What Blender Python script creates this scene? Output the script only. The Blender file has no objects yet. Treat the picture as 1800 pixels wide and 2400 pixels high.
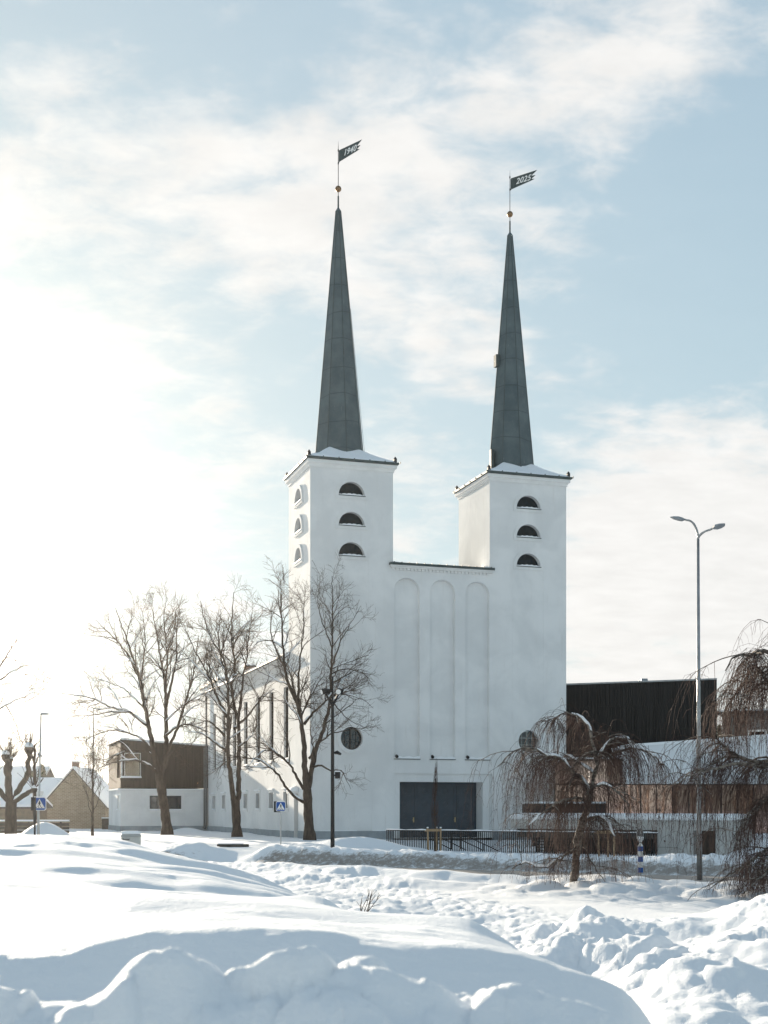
import bpy, bmesh, math, random
import numpy as np
from mathutils import Vector, Matrix

random.seed(7); np.random.seed(7)
SC = bpy.context.scene
COL = SC.collection
R = math.radians

# ------------------------------------------------------------------ camera
EYE = 1.70
F, CX, HOR = 3130.0, 900.0, 1900.0          # focal length, centre column and horizon row of the 1800 x 2400 frame
cam = bpy.data.cameras.new('camera')
cam.sensor_fit = 'HORIZONTAL'; cam.sensor_width = 36.0
cam.lens = 36.0 * F / 1800.0
cam.shift_y = (HOR - 1200.0) / 1800.0
cam.clip_start = 0.1; cam.clip_end = 6000.0
cam.dof.use_dof = True; cam.dof.focus_distance = 75.0; cam.dof.aperture_fstop = 7.5
camo = bpy.data.objects.new('camera', cam)
camo.location = (0, 0, EYE); camo.rotation_euler = (math.pi / 2, 0, 0)
COL.objects.link(camo); SC.camera = camo

# ------------------------------------------------------------------ sky, sun, exposure
SUN_AZ, SUN_EL = R(-23.0), R(10.5)
SUN_DIR = Vector((math.sin(SUN_AZ) * math.cos(SUN_EL), math.cos(SUN_AZ) * math.cos(SUN_EL), math.sin(SUN_EL)))
SC.view_settings.view_transform = 'Standard'; SC.view_settings.look = 'None'
SC.view_settings.exposure = 1.36; SC.view_settings.gamma = 1.0
W = bpy.data.worlds.new('World'); SC.world = W; W.use_nodes = True


class NT:
    """Small node-building helper."""
    def __init__(s, nt): s.nt = nt
    def n(s, t, **k):
        nd = s.nt.nodes.new(t)
        for a, v in k.items(): setattr(nd, a, v)
        return nd
    def link(s, a, b): s.nt.links.new(a, b)
    def put(s, sock, v):
        if isinstance(v, (int, float)): sock.default_value = v
        elif isinstance(v, (tuple, list)): sock.default_value = v
        else: s.link(v, sock)
    def math(s, op, a, b=0.0, c=0.0, clamp=False):
        nd = s.n('ShaderNodeMath', operation=op, use_clamp=clamp)
        for i, v in enumerate((a, b, c)): s.put(nd.inputs[i], v)
        return nd.outputs[0]
    def vec(s, op, a, b=(0, 0, 0)):
        nd = s.n('ShaderNodeVectorMath', operation=op)
        s.put(nd.inputs[0], a); s.put(nd.inputs[1], b)
        return nd.outputs[1] if op in ('DOT_PRODUCT', 'LENGTH', 'DISTANCE') else nd.outputs[0]
    def ramp(s, f, a, b):
        nd = s.n('ShaderNodeMapRange', interpolation_type='SMOOTHSTEP')
        s.put(nd.inputs[0], f); nd.inputs[1].default_value = a; nd.inputs[2].default_value = b
        return nd.outputs[0]
    def noise(s, v, scale, detail=4, rough=.55, dist=0.0):
        nd = s.n('ShaderNodeTexNoise')
        if v is not None: s.link(v, nd.inputs['Vector'])
        nd.inputs['Scale'].default_value = scale; nd.inputs['Detail'].default_value = detail
        nd.inputs['Roughness'].default_value = rough; nd.inputs['Distortion'].default_value = dist
        return nd.outputs['Fac']
    def mix(s, f, a, b):
        nd = s.n('ShaderNodeMix', data_type='RGBA')
        s.put(nd.inputs[0], f); s.put(nd.inputs[6], a); s.put(nd.inputs[7], b)
        return nd.outputs[2]
    def scale(s, v, sx, sy, sz):
        nd = s.n('ShaderNodeMapping'); s.link(v, nd.inputs[0]); nd.inputs['Scale'].default_value = (sx, sy, sz)
        return nd.outputs[0]


def pxdir(px, py):
    return Vector(((px - CX) / F, 1.0, (HOR - py) / F)).normalized()


def build_world():
    t = NT(W.node_tree); bg = W.node_tree.nodes['Background']
    sky = t.n('ShaderNodeTexSky', sky_type='NISHITA', sun_disc=False)
    sky.sun_elevation = SUN_EL; sky.sun_rotation = SUN_AZ
    sky.air_density = 1.0; sky.dust_density = .55; sky.ozone_density = 1.0
    d = t.n('ShaderNodeTexCoord').outputs['Generated']
    sep = t.n('ShaderNodeSeparateXYZ'); t.link(d, sep.inputs[0])
    z = t.math('MAXIMUM', sep.outputs[2], 0.0)
    inv = t.math('DIVIDE', 1.0, t.math('ADD', z, 0.22))
    comb = t.n('ShaderNodeCombineXYZ')
    t.link(t.math('MULTIPLY', sep.outputs[0], inv), comb.inputs[0]); t.link(t.math('MULTIPLY', sep.outputs[1], inv), comb.inputs[1])
    p = comb.outputs[0]
    big = t.noise(t.scale(p, 1.0, 1.1, 1.0), 4.2, 9, .56, .3)
    fine = t.noise(t.scale(p, 1.0, 1.3, 1.0), 14.0, 7, .6, .3)
    field = t.math('ADD', t.math('MULTIPLY', big, .66), t.math('MULTIPLY', fine, .34))
    # the cloud banks of the photograph, as directions in the sky: (px, py, tightness, strength)
    banks = [(120, 400, 330, .36), (330, 360, 420, .28), (480, 440, 600, .20), (60, 700, 300, .14), (740, 350, 500, .26), (700, 260, 700, .14), (930, 210, 800, .30), (860, 460, 500, .16), (1010, 330, 700, .10), (620, 640, 500, .11), (1250, 670, 700, .22), (930, 680, 500, .18),
             (1200, 100, 900, .15), (1400, 190, 700, .16), (1620, 120, 600, .17), (1500, 30, 700, .12), (1130, 330, 600, .11), (1420, 310, 900, .12), (1780, 60, 700, .12),
             (1720, 1150, 700, .48), (1560, 1220, 800, .42), (1420, 1210, 1100, .34), (1800, 1330, 300, .42), (1500, 1390, 300, .42), (1650, 1600, 200, .22), (1450, 1530, 400, .16),
             (830, 10, 900, .20), (1080, 860, 900, .10), (1480, 920, 1500, .12), (200, 1000, 120, .14), (420, 820, 500, .06), (980, 1270, 600, .14),
             (120, 130, 260, -.22), (420, 150, 400, -.16), (600, 90, 500, -.10), (1760, 470, 300, -.22), (1650, 720, 300, -.16), (1500, 560, 500, -.08), (1780, 900, 500, -.12), (1250, 1010, 500, -.10), (560, 520, 700, -.06), (1000, 130, 900, -.08)]
    acc = None
    for px, py, k, a in banks:
        v = pxdir(px, py)
        dt = t.vec('DOT_PRODUCT', d, tuple(v))
        g = t.math('EXPONENT', t.math('MULTIPLY', t.math('SUBTRACT', dt, 1.0), float(k)))
        g = t.math('MULTIPLY', g, a)
        acc = g if acc is None else t.math('ADD', acc, g)
    acc = t.math('MULTIPLY', acc, .66)
    field = t.math('ADD', .5, t.math('MULTIPLY', t.math('SUBTRACT', field, .5), 2.0))
    low = t.ramp(z, .42, .0)
    field = t.math('ADD', field, acc)
    field = t.math('ADD', field, t.math('MULTIPLY', low, .10))
    mask = t.math('ADD', .12, t.math('MULTIPLY', t.ramp(field, .47, .95), .84))
    glow = t.math('MAXIMUM', t.vec('DOT_PRODUCT', d, tuple(SUN_DIR)), 0.0)
    g1 = t.math('POWER', glow, 8.0)
    g2 = t.math('POWER', glow, 60.0)
    # bright sky near the low sun rolls off softly
    skyc = t.vec('MULTIPLY', sky.outputs[0], (SKY_S, SKY_S, SKY_S))
    skyc = t.vec('DIVIDE', t.vec('MULTIPLY', skyc, (1.34, 1.62, 1.73)), t.vec('ADD', t.vec('MULTIPLY', skyc, (4.0, 4.0, 4.0)), (1.0, 1.0, 1.0)))
    shade = t.math('ADD', .305, t.math('MULTIPLY', t.noise(t.scale(p, 1, 1.5, 1), 9.0, 7, .62), .11))
    ccol = t.n('ShaderNodeVectorMath', operation='SCALE'); ccol.inputs[0].default_value = (1.0, .985, .965); t.link(shade, ccol.inputs[3])
    # clouds near the sun are lit through: warm and bright
    s1 = t.n('ShaderNodeVectorMath', operation='SCALE'); s1.inputs[0].default_value = (.02, .018, .012); t.link(g1, s1.inputs[3])
    s2 = t.n('ShaderNodeVectorMath', operation='SCALE'); s2.inputs[0].default_value = (.10, .07, .03); t.link(g2, s2.inputs[3])
    cloud = t.vec('ADD', ccol.outputs[0], s1.outputs[0])
    col = t.mix(mask, skyc, cloud)
    col = t.vec('ADD', col, s2.outputs[0])
    t.link(col, bg.inputs[0]); bg.inputs[1].default_value = 1.0


SKY_S = 0.105
build_world()

sun = bpy.data.lights.new('sun', 'SUN'); sun.energy = 4.5; sun.angle = R(0.6); sun.color = (1.0, .86, .68)
suno = bpy.data.objects.new('sun', sun); COL.objects.link(suno)
suno.rotation_euler = (-SUN_DIR).to_track_quat('-Z', 'Y').to_euler()


# ------------------------------------------------------------------ helpers
def at(px, py, d):
    """The point at depth d (metres in front of the camera) seen at photo pixel (px, py)."""
    return Vector(((px - CX) / F * d, d, EYE - (py - HOR) / F * d))


def tag(o, label=None, cat=None, group=None, kind=None):
    if label: o['label'] = label
    if cat: o['category'] = cat
    if group: o['group'] = group
    if kind: o['kind'] = kind
    return o


def empty(name, loc=(0, 0, 0), rz=0.0, label=None, cat=None, group=None):
    o = bpy.data.objects.new(name, None); COL.objects.link(o)
    o.location = loc; o.rotation_euler = (0, 0, rz); o.empty_display_size = .3
    return tag(o, label, cat, group)


def clone(o, parent=None):
    c = o.copy(); COL.objects.link(c); c.parent = parent
    for ch in list(o.children): clone(ch, c)
    return c


class MB:
    """Collects polygons of one mesh object."""
    def __init__(s): s.v = []; s.f = []
    def add(s, vs, fs):
        b = len(s.v); s.v.extend([tuple(p) for p in vs]); s.f.extend([tuple(b + i for i in f) for f in fs])
    def box(s, a, b, m=None):
        x0, y0, z0 = a; x1, y1, z1 = b
        vs = [Vector(p) for p in ((x0, y0, z0), (x1, y0, z0), (x1, y1, z0), (x0, y1, z0), (x0, y0, z1), (x1, y0, z1), (x1, y1, z1), (x0, y1, z1))]
        if m is not None: vs = [m @ p for p in vs]
        s.add(vs, [(0, 3, 2, 1), (4, 5, 6, 7), (0, 1, 5, 4), (1, 2, 6, 5), (2, 3, 7, 6), (3, 0, 4, 7)])
    def prism(s, poly, fn, a, b):
        """2-D outline extruded between a and b; fn(p, q, w) gives the 3-D point."""
        n = len(poly)
        s.add([fn(p, q, a) for p, q in poly] + [fn(p, q, b) for p, q in poly],
              [tuple(range(n))[::-1], tuple(range(n, 2 * n))] + [(i, (i + 1) % n, n + (i + 1) % n, n + i) for i in range(n)])
    def loft(s, rings, cap0=True, cap1=True):
        n = len(rings[0]); vs = [p for r in rings for p in r]; fs = []
        for k in range(len(rings) - 1):
            for i in range(n):
                fs.append((k * n + i, k * n + (i + 1) % n, (k + 1) * n + (i + 1) % n, (k + 1) * n + i))
        if cap0: fs.append(tuple(range(n))[::-1])
        if cap1: fs.append(tuple(range((len(rings) - 1) * n, len(rings) * n)))
        s.add(vs, fs)
    def tube(s, pts, rad, sides=8, cap=True):
        pts = [Vector(p) for p in pts]
        if isinstance(rad, (int, float)): rad = [rad] * len(pts)
        rings = []
        ref = None
        for i, p in enumerate(pts):
            t = (pts[min(i + 1, len(pts) - 1)] - pts[max(i - 1, 0)]).normalized()
            if ref is None: ref = Vector((1, 0, 0)) if abs(t.x) < .8 else Vector((0, 1, 0))
            a = (ref - t * ref.dot(t)).normalized(); ref = a; b = t.cross(a)
            rings.append([p + (a * math.cos(2 * math.pi * k / sides) + b * math.sin(2 * math.pi * k / sides)) * rad[i] for k in range(sides)])
        s.loft(rings, cap, cap)
    def sphere(s, c, r, nu=14, nv=8, sz=1.0):
        rings = []
        for j in range(1, nv):
            th = math.pi * j / nv - math.pi / 2
            rings.append([Vector((c[0] + r * math.cos(th) * math.cos(2 * math.pi * i / nu), c[1] + r * math.cos(th) * math.sin(2 * math.pi * i / nu), c[2] + r * sz * math.sin(th))) for i in range(nu)])
        s.loft(rings)
    def build(s, name, m, parent=None, smooth=False):
        me = bpy.data.meshes.new(name); me.from_pydata([tuple(p) for p in s.v], [], s.f); me.update()
        if smooth: me.polygons.foreach_set('use_smooth', [True] * len(me.polygons))
        o = bpy.data.objects.new(name, me); COL.objects.link(o); me.materials.append(m)
        if parent is not None: o.parent = parent
        return o


def bevel(o, w=.02, seg=2, ang=40):
    b = o.modifiers.new('bevel', 'BEVEL'); b.width = w; b.segments = seg; b.limit_method = 'ANGLE'; b.angle_limit = R(ang)
    return o


def wall_holes(mb, outer, holes, fn, w=0.0):
    """A flat wall face with openings: fn(p, q, w) maps wall coordinates to space."""
    bm = bmesh.new(); ed = []
    for loop in [outer] + holes:
        vs = [bm.verts.new(fn(p, q, w)) for p, q in loop]
        for i in range(len(vs)): ed.append(bm.edges.new((vs[i], vs[(i + 1) % len(vs)])))
    bmesh.ops.triangle_fill(bm, use_beauty=True, use_dissolve=False, edges=ed)
    bm.verts.index_update()
    mb.add([v.co.copy() for v in bm.verts], [tuple(v.index for v in f.verts) for f in bm.faces])
    bm.free()


def reveal(mb, loop, fn, w0, w1, inset=0.0, back=False):
    n = len(loop); cx = sum(p for p, _ in loop) / n; cy = sum(q for _, q in loop) / n
    def ins(p, q):
        dx, dy = cx - p, cy - q
        return (p + (inset if dx > .02 else -inset if dx < -.02 else 0), q + (inset if dy > .02 else -inset if dy < -.02 else 0))
    l2 = [ins(p, q) for p, q in loop]
    vs = [fn(p, q, w0) for p, q in loop] + [fn(p, q, w1) for p, q in l2]
    fs = [(i, (i + 1) % n, n + (i + 1) % n, n + i) for i in range(n)]
    if back: fs.append(tuple(range(n, 2 * n)))
    mb.add(vs, fs)


def ring(mb, a, b, fn, w0, w1):
    """A flat frame between outline a (outer) and b (inner), from w0 (wall) to w1 (proud)."""
    n = len(a)
    vs = [fn(p, q, w) for l, w in ((a, w0), (a, w1), (b, w1), (b, w0)) for p, q in l]
    fs = []
    for k in range(3):
        for i in range(n):
            fs.append((k * n + i, k * n + (i + 1) % n, (k + 1) * n + (i + 1) % n, (k + 1) * n + i))
    mb.add(vs, fs)


def half_moon(cx, z0, r, n=20):
    return [(cx + r * math.cos(math.pi * i / n), z0 + r * math.sin(math.pi * i / n)) for i in range(n + 1)]


def circle(cx, cz, r, n=32):
    return [(cx + r * math.cos(2 * math.pi * i / n), cz + r * math.sin(2 * math.pi * i / n)) for i in range(n)]


def rect(a, b, c, d):
    return [(a, b), (c, b), (c, d), (a, d)]


# ------------------------------------------------------------------ materials
def mat(name, col, rough=.8, var=.12, scale=3.0, bump=0.0, bscale=40.0, metal=0.0, col2=None, stretch=(1, 1, 1), amount=.5, spec=.3):
    m = bpy.data.materials.new(name); m.use_nodes = True
    t = NT(m.node_tree); b = m.node_tree.nodes['Principled BSDF']
    co = t.scale(t.n('ShaderNodeTexCoord').outputs['Object'], *stretch)
    n = t.noise(co, scale, 5, .6)
    c1 = tuple(c * (1 - var) for c in col) + (1,); c2 = tuple(min(1, c * (1 + var)) for c in (col2 or col)) + (1,)
    c = t.mix(t.ramp(n, .5 - amount * .4, .5 + amount * .4), c1, c2)
    t.link(c, b.inputs['Base Color']); b.inputs['Roughness'].default_value = rough; b.inputs['Metallic'].default_value = metal
    b.inputs['Specular IOR Level'].default_value = spec
    if bump:
        bn = t.n('ShaderNodeBump'); bn.inputs['Strength'].default_value = bump; bn.inputs['Distance'].default_value = .02
        t.link(t.noise(co, bscale, 4, .6), bn.inputs['Height']); t.link(bn.outputs[0], b.inputs['Normal'])
    return m


def stucco():
    m = bpy.data.materials.new('white_stucco'); m.use_nodes = True
    t = NT(m.node_tree); b = m.node_tree.nodes['Principled BSDF']
    co = t.n('ShaderNodeTexCoord').outputs['Object']
    patch = t.noise(co, .35, 6, .6, .4); streak = t.noise(t.scale(co, 3.0, 3.0, .22), 1.6, 6, .65)
    fine = t.noise(co, 6.0, 4, .6)
    c = t.mix(t.ramp(patch, .36, .66), (.70, .705, .70, 1), (.80, .80, .79, 1))
    c = t.mix(t.math('MULTIPLY', t.ramp(streak, .54, .74), .36), c, (.62, .60, .57, 1))
    c = t.mix(t.math('MULTIPLY', t.ramp(fine, .6, .8), .2), c, (.68, .67, .66, 1))
    t.link(c, b.inputs['Base Color']); b.inputs['Roughness'].default_value = .9; b.inputs['Specular IOR Level'].default_value = .15
    bn = t.n('ShaderNodeBump'); bn.inputs['Strength'].default_value = .35; bn.inputs['Distance'].default_value = .02
    t.link(t.math('ADD', t.noise(co, 14.0, 5, .6), t.math('MULTIPLY', patch, 1.5)), bn.inputs['Height']); t.link(bn.outputs[0], b.inputs['Normal'])
    return m


def spire_metal():
    m = bpy.data.materials.new('spire_sheet_metal'); m.use_nodes = True
    t = NT(m.node_tree); b = m.node_tree.nodes['Principled BSDF']
    co = t.n('ShaderNodeTexCoord').outputs['Object']
    sep = t.n('ShaderNodeSeparateXYZ'); t.link(co, sep.inputs[0])
    n = t.noise(co, .8, 5, .6); grain = t.noise(co, 22.0, 3, .7)
    st = t.noise(t.scale(co, 5, 5, .25), 2.2, 5, .7)
    c = t.mix(t.ramp(n, .3, .7), (.062, .090, .098, 1), (.104, .138, .145, 1))
    c = t.mix(t.math('MULTIPLY', t.ramp(grain, .55, .7), .35), c, (.14, .165, .165, 1))
    c = t.mix(t.math('MULTIPLY', t.ramp(st, .64, .72), .55), c, (.30, .34, .34, 1))
    fr = t.math('FRACT', t.math('ADD', t.math('MULTIPLY', sep.outputs[2], .58), t.math('MULTIPLY', t.noise(co, .5, 0), .25)))
    seam = t.math('LESS_THAN', fr, .03)
    c = t.mix(t.math('MULTIPLY', seam, .5), c, (.022, .03, .033, 1))
    t.link(c, b.inputs['Base Color']); b.inputs['Roughness'].default_value = .55; b.inputs['Metallic'].default_value = .25
    bn = t.n('ShaderNodeBump'); bn.inputs['Strength'].default_value = .3; bn.inputs['Distance'].default_value = .03
    t.link(t.math('ADD', t.noise(co, 2.0, 4, .6), seam), bn.inputs['Height']); t.link(bn.outputs[0], b.inputs['Normal'])
    return m


def snow_mat(name='snow', grain=.25):
    m = bpy.data.materials.new(name); m.use_nodes = True
    t = NT(m.node_tree); b = m.node_tree.nodes['Principled BSDF']
    co = t.n('ShaderNodeTexCoord').outputs['Object']
    att = t.n('ShaderNodeAttribute', attribute_name='dirt')
    n = t.noise(co, .8, 5, .6)
    c = t.mix(n, (.84, .86, .88, 1), (.90, .91, .92, 1))
    dn = t.noise(co, 5.0, 8, .75)
    dcol = t.mix(t.noise(co, 2.5, 6, .7), (.155, .125, .10, 1), (.36, .32, .28, 1))
    dm = t.math('MULTIPLY', t.ramp(t.math('ADD', att.outputs['Fac'], t.math('MULTIPLY', t.math('SUBTRACT', dn, .5), 1.9)), .36, .90), .92)
    dm = t.math('MULTIPLY', dm, t.ramp(att.outputs['Fac'], .02, .2))
    c = t.mix(dm, c, dcol)
    t.link(c, b.inputs['Base Color']); b.inputs['Roughness'].default_value = .75; b.inputs['Specular IOR Level'].default_value = .25
    bn = t.n('ShaderNodeBump'); bn.inputs['Strength'].default_value = grain; bn.inputs['Distance'].default_value = .03
    h = t.math('ADD', t.noise(co, 9.0, 6, .7), t.math('MULTIPLY', t.noise(co, 45.0, 3, .7), .25))
    t.link(h, bn.inputs['Height']); t.link(bn.outputs[0], b.inputs['Normal'])
    return m


def brickish(name, c1, c2, mortar, bw, bh, rough=.9):
    m = bpy.data.materials.new(name); m.use_nodes = True
    t = NT(m.node_tree); b = m.node_tree.nodes['Principled BSDF']
    co = t.n('ShaderNodeTexCoord').outputs['Object']
    sep = t.n('ShaderNodeSeparateXYZ'); t.link(co, sep.inputs[0]); cb = t.n('ShaderNodeCombineXYZ')
    t.link(t.math('ADD', sep.outputs[0], sep.outputs[1]), cb.inputs[0])
    t.link(t.math('ADD', sep.outputs[2], t.math('MULTIPLY', t.noise(co, 2.0, 3), .12)), cb.inputs[1])
    bk = t.n('ShaderNodeTexBrick'); t.link(cb.outputs[0], bk.inputs[0])
    bk.inputs['Color1'].default_value = c1 + (1,); bk.inputs['Color2'].default_value = c2 + (1,); bk.inputs['Mortar'].default_value = mortar + (1,)
    bk.inputs['Scale'].default_value = 1.0; bk.inputs['Brick Width'].default_value = bw; bk.inputs['Row Height'].default_value = bh
    bk.inputs['Mortar Size'].default_value = .02; bk.inputs['Bias'].default_value = 0.1
    c = t.mix(t.math('MULTIPLY', t.ramp(t.noise(co, .9, 5, .7), .35, .7), .55), bk.outputs[0], (c1[0] * .6, c1[1] * .6, c1[2] * .6, 1))
    t.link(c, b.inputs['Base Color']); b.inputs['Roughness'].default_value = rough
    bn = t.n('ShaderNodeBump'); bn.inputs['Strength'].default_value = .8; bn.inputs['Distance'].default_value = .03
    t.link(t.math('ADD', t.noise(co, 5, 4), t.math('MULTIPLY', bk.outputs[1], -1.0)), bn.inputs['Height']); t.link(bn.outputs[0], b.inputs['Normal'])
    return m


def glass(name, tint, rough=.03, wav=.05):
    m = bpy.data.materials.new(name); m.use_nodes = True
    t = NT(m.node_tree); b = m.node_tree.nodes['Principled BSDF']
    b.inputs['Base Color'].default_value = tint + (1,); b.inputs['Roughness'].default_value = rough; b.inputs['Metallic'].default_value = 1.0
    co = t.n('ShaderNodeTexCoord').outputs['Object']
    bn = t.n('ShaderNodeBump'); bn.inputs['Strength'].default_value = wav; bn.inputs['Distance'].default_value = .05
    t.link(t.noise(co, .8, 2), bn.inputs['Height']); t.link(bn.outputs[0], b.inputs['Normal'])
    return m


M = dict(
    stucco=stucco(), spire=spire_metal(), snow=snow_mat('snow', .22), ground=snow_mat('snow_ground', .55),
    plinth=mat('grey_plinth', (.30, .33, .35), .9, .12, 1.5, .2, 20),
    trim=mat('white_trim', (.76, .76, .75), .85, .05, 1.2, .1, 12),
    eave=mat('dark_green_eave', (.055, .075, .075), .5, .2, 2.0),
    door=mat('slate_blue_door', (.052, .070, .088), .5, .12, 2.0, .05, 8),
    louvre=mat('black_louvre', (.032, .050, .060), .6, .2, 4.0),
    brass=mat('brass', (.42, .33, .18), .35, .1, 5, metal=.8),
    ball=mat('bronze_ball', (.26, .16, .085), .38, .2, 4, metal=.85),
    iron=mat('dark_iron', (.035, .035, .036), .55, .2, 8),
    vane=mat('vane_sheet', (.055, .072, .072), .6, .3, 3.0, stretch=(3, 3, .6)),
    white=mat('white_paint', (.82, .82, .80), .6, .03, 4),
    black=mat('black_paint', (.012, .012, .013), .45, .2, 6),
    clad=mat('black_cladding', (.0105, .0095, .009), .55, .3, .8, stretch=(6, 6, .5)),
    concrete=mat('concrete', (.45, .44, .415), .9, .1, .9, .25, 12),
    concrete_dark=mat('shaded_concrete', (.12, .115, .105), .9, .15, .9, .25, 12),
    panel=mat('white_panel', (.74, .76, .78), .6, .03, .7),
    copper=glass('copper_glass', (.62, .47, .45), .02, .012), smoke=glass('smoked_glass', (.22, .17, .165), .02, .012),
    pane=glass('window_pane', (.05, .060, .070), .05, .1), paleglass=glass('pale_pane', (.38, .35, .31), .08, .1),
    bluepane=glass('blue_grey_pane', (.30, .34, .37), .06, .2),
    timber=mat('dark_timber', (.050, .037, .028), .8, .35, 1.5, .2, 20, stretch=(5, 5, .3)),
    stake=mat('raw_timber', (.36, .25, .15), .8, .2, 6, .2, 20, stretch=(4, 4, .5)),
    slat=mat('dark_slats', (.075, .065, .055), .8, .3, 3, .2, 20),
    bark=mat('linden_bark', (.070, .052, .040), .95, .4, 6, .9, 16, stretch=(1, 1, .35)),
    twig=mat('brown_twig', (.105, .075, .055), .9, .3, 3),
    birch=mat('birch_bark', (.16, .14, .12), .9, .6, 7, .6, 18, stretch=(1, 1, 2), amount=.25),
    birchtwig=mat('red_brown_twig', (.070, .038, .031), .85, .3, 2),
    leaf=mat('dry_leaf', (.30, .14, .055), .8, .4, 4),
    galv=mat('galvanised_steel', (.33, .34, .345), .42, .18, 3, .1, 14, metal=.55),
    steel=mat('grey_steel', (.42, .43, .43), .45, .1, 3, metal=.5),
    lamp_grey=mat('lamp_housing', (.30, .32, .34), .5, .1, 5),
    signblue=mat('sign_blue', (.010, .085, .34), .45, .05, 3), stripeblue=mat('stripe_blue', (.012, .10, .36), .5, .05, 3),
    lens=mat('lamp_lens', (.8, .8, .78), .2, .03, 3),
    bin=mat('pale_grey_plastic', (.50, .50, .47), .6, .08, 2), binlid=mat('grey_lid', (.40, .41, .40), .6, .08, 2),
    stone=brickish('limestone_rubble', (.33, .27, .19), (.20, .16, .115), (.42, .37, .30), .38, .13),
    brick=brickish('red_brick', (.24, .10, .06), (.18, .08, .05), (.3, .26, .22), .26, .085),
    greywall=mat('grey_render', (.17, .165, .16), .9, .15, 1.0, .2, 10),
    palewall=mat('pale_render', (.62, .62, .61), .9, .06, .8),
    brownwall=mat('brown_board', (.20, .15, .105), .9, .2, 2),
    conifer=mat('conifer_needles', (.060, .072, .036), .9, .4, 2.5), wood=mat('bare_wood_mass', (.13, .115, .095), .95, .35, .7),
)
# ------------------------------------------------------------------ snow-covered ground
def _hash(ix, iy, s):
    h = (ix.astype(np.int64) * 374761393 + iy.astype(np.int64) * 668265263 + s * 974634211) & 0x7fffffff
    h = ((h ^ (h >> 13)) * 1274126177) & 0x7fffffff
    return ((h ^ (h >> 16)) & 0xffff) / 65535.0


def vnoise(x, y, s=0):
    ix, iy = np.floor(x), np.floor(y); fx, fy = x - ix, y - iy
    fx = fx * fx * fx * (fx * (fx * 6 - 15) + 10); fy = fy * fy * fy * (fy * (fy * 6 - 15) + 10)
    a, b, c, d = _hash(ix, iy, s), _hash(ix + 1, iy, s), _hash(ix, iy + 1, s), _hash(ix + 1, iy + 1, s)
    return (a + (b - a) * fx) * (1 - fy) + (c + (d - c) * fx) * fy - .5


def fbm(x, y, s=0, o=4, g=.5):
    r = 0; a = 1.0
    for k in range(o):
        r = r + a * vnoise(x * 2 ** k + 17.3 * k, y * 2 ** k - 9.1 * k, s + k); a *= g
    return r


def lumps(x, y, s=0, keep=1.0):
    """Rounded clods: 0..1 domes round the jittered points of a grid."""
    ix, iy = np.floor(x), np.floor(y); best = np.zeros_like(x)
    for dx in (-1, 0, 1):
        for dy in (-1, 0, 1):
            cx, cy = ix + dx, iy + dy
            px = cx + .15 + .7 * _hash(cx, cy, s); py = cy + .15 + .7 * _hash(cx, cy, s + 5)
            r = (.35 + .45 * _hash(cx, cy, s + 9)) * (_hash(cx, cy, s + 3) < keep)
            q = 1 - ((x - px) ** 2 + (y - py) ** 2) / np.maximum(r * r, 1e-6)
            best = np.maximum(best, np.sqrt(np.maximum(q, 0)) * r / .8)
    return best


def sst(a, b, x):
    t = np.clip((x - a) / (b - a), 0, 1); return t * t * (3 - 2 * t)


T_PX = [-1500, -300, 0, 150, 230, 300, 400, 500, 600, 690, 760, 900, 1000, 1100, 1225, 1372, 1475, 1551, 1650, 1800, 2300, 3500]
T_D = [.3, 1.2, 2.0, 2.6, 3.0, 3.35, 3.9, 4.7, 5.3, 7.2, 8.0, 10, 12, 14, 15.5, 17.5, 20, 22, 24, 28, 36]
_F = [1.0, 1.2, 1.29, 1.30, 1.325, 1.36, 1.377, 1.376, 1.379, 1.385, 1.393, 1.403, 1.385, 1.335, 1.335, 1.282, 1.248, 1.17, .8, .45, .1, 0]
_T = [.8, .9, .93, .93, .93, .93, .93, .93, .94, .95, .95, .95, .93, .92, .95, .93, .92, .80, .35, .1, -.1, -.2]
_M2 = [.9, 1.1, 1.165, 1.17, 1.20, 1.225, 1.255, 1.262, 1.266, 1.262, 1.255, 1.215, 1.195, 1.18, 1.13, 1.045, .985, .82, .15, -.1, -.2, -.3]
_D66 = [.85, 1.03, 1.07, 1.08, 1.10, 1.11, 1.12, 1.12, 1.12, 1.11, 1.10, 1.08, 1.08, 1.05, .95, .62, .38, .1, -.15, -.2, -.3, -.3]
_M3 = [.9, 1.05, 1.09, 1.11, 1.13, 1.15, 1.15, 1.15, 1.15, 1.14, 1.13, 1.095, 1.085, 1.066, .87, .12, -.1, -.2, -.28, -.3, -.35, -.4]
_10 = [.8, .98, 1.02, 1.02, 1.02, 1.02, 1.0, .98, .97, .95, .93, .72, .55, .40, .18, -.12, -.05, .10, .16, .13, 0, -.3]
_12 = [.8, 1.0, 1.04, 1.045, 1.045, 1.045, 1.035, 1.01, .985, .94, .90, .40, .12, -.05, -.15, -.2, .02, .14, .185, .15, 0, -.4]
_14 = [.8, 1.05, 1.09, 1.09, 1.08, 1.07, 1.03, 1.0, .93, .85, .76, .10, -.12, -.25, -.3, -.22, -.10, -.08, .05, .15, 0, -.4]
_155 = [.8, 1.08, 1.13, 1.12, 1.10, 1.08, 1.04, .99, .91, .79, .66, -.05, -.25, -.32, -.36, -.28, -.05, .02, .22, .34, .1, -.4]
_175 = [.8, 1.10, 1.17, 1.16, 1.12, 1.09, 1.03, .97, .85, .65, .45, -.22, -.34, -.38, -.38, -.25, -.22, -.12, .05, .25, .1, -.4]
_20 = [.8, 1.15, 1.25, 1.24, 1.18, 1.12, 1.0, .90, .70, .35, .10, -.34, -.40, -.40, -.36, .02, .0, -.02, .10, .36, .2, -.4]
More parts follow.
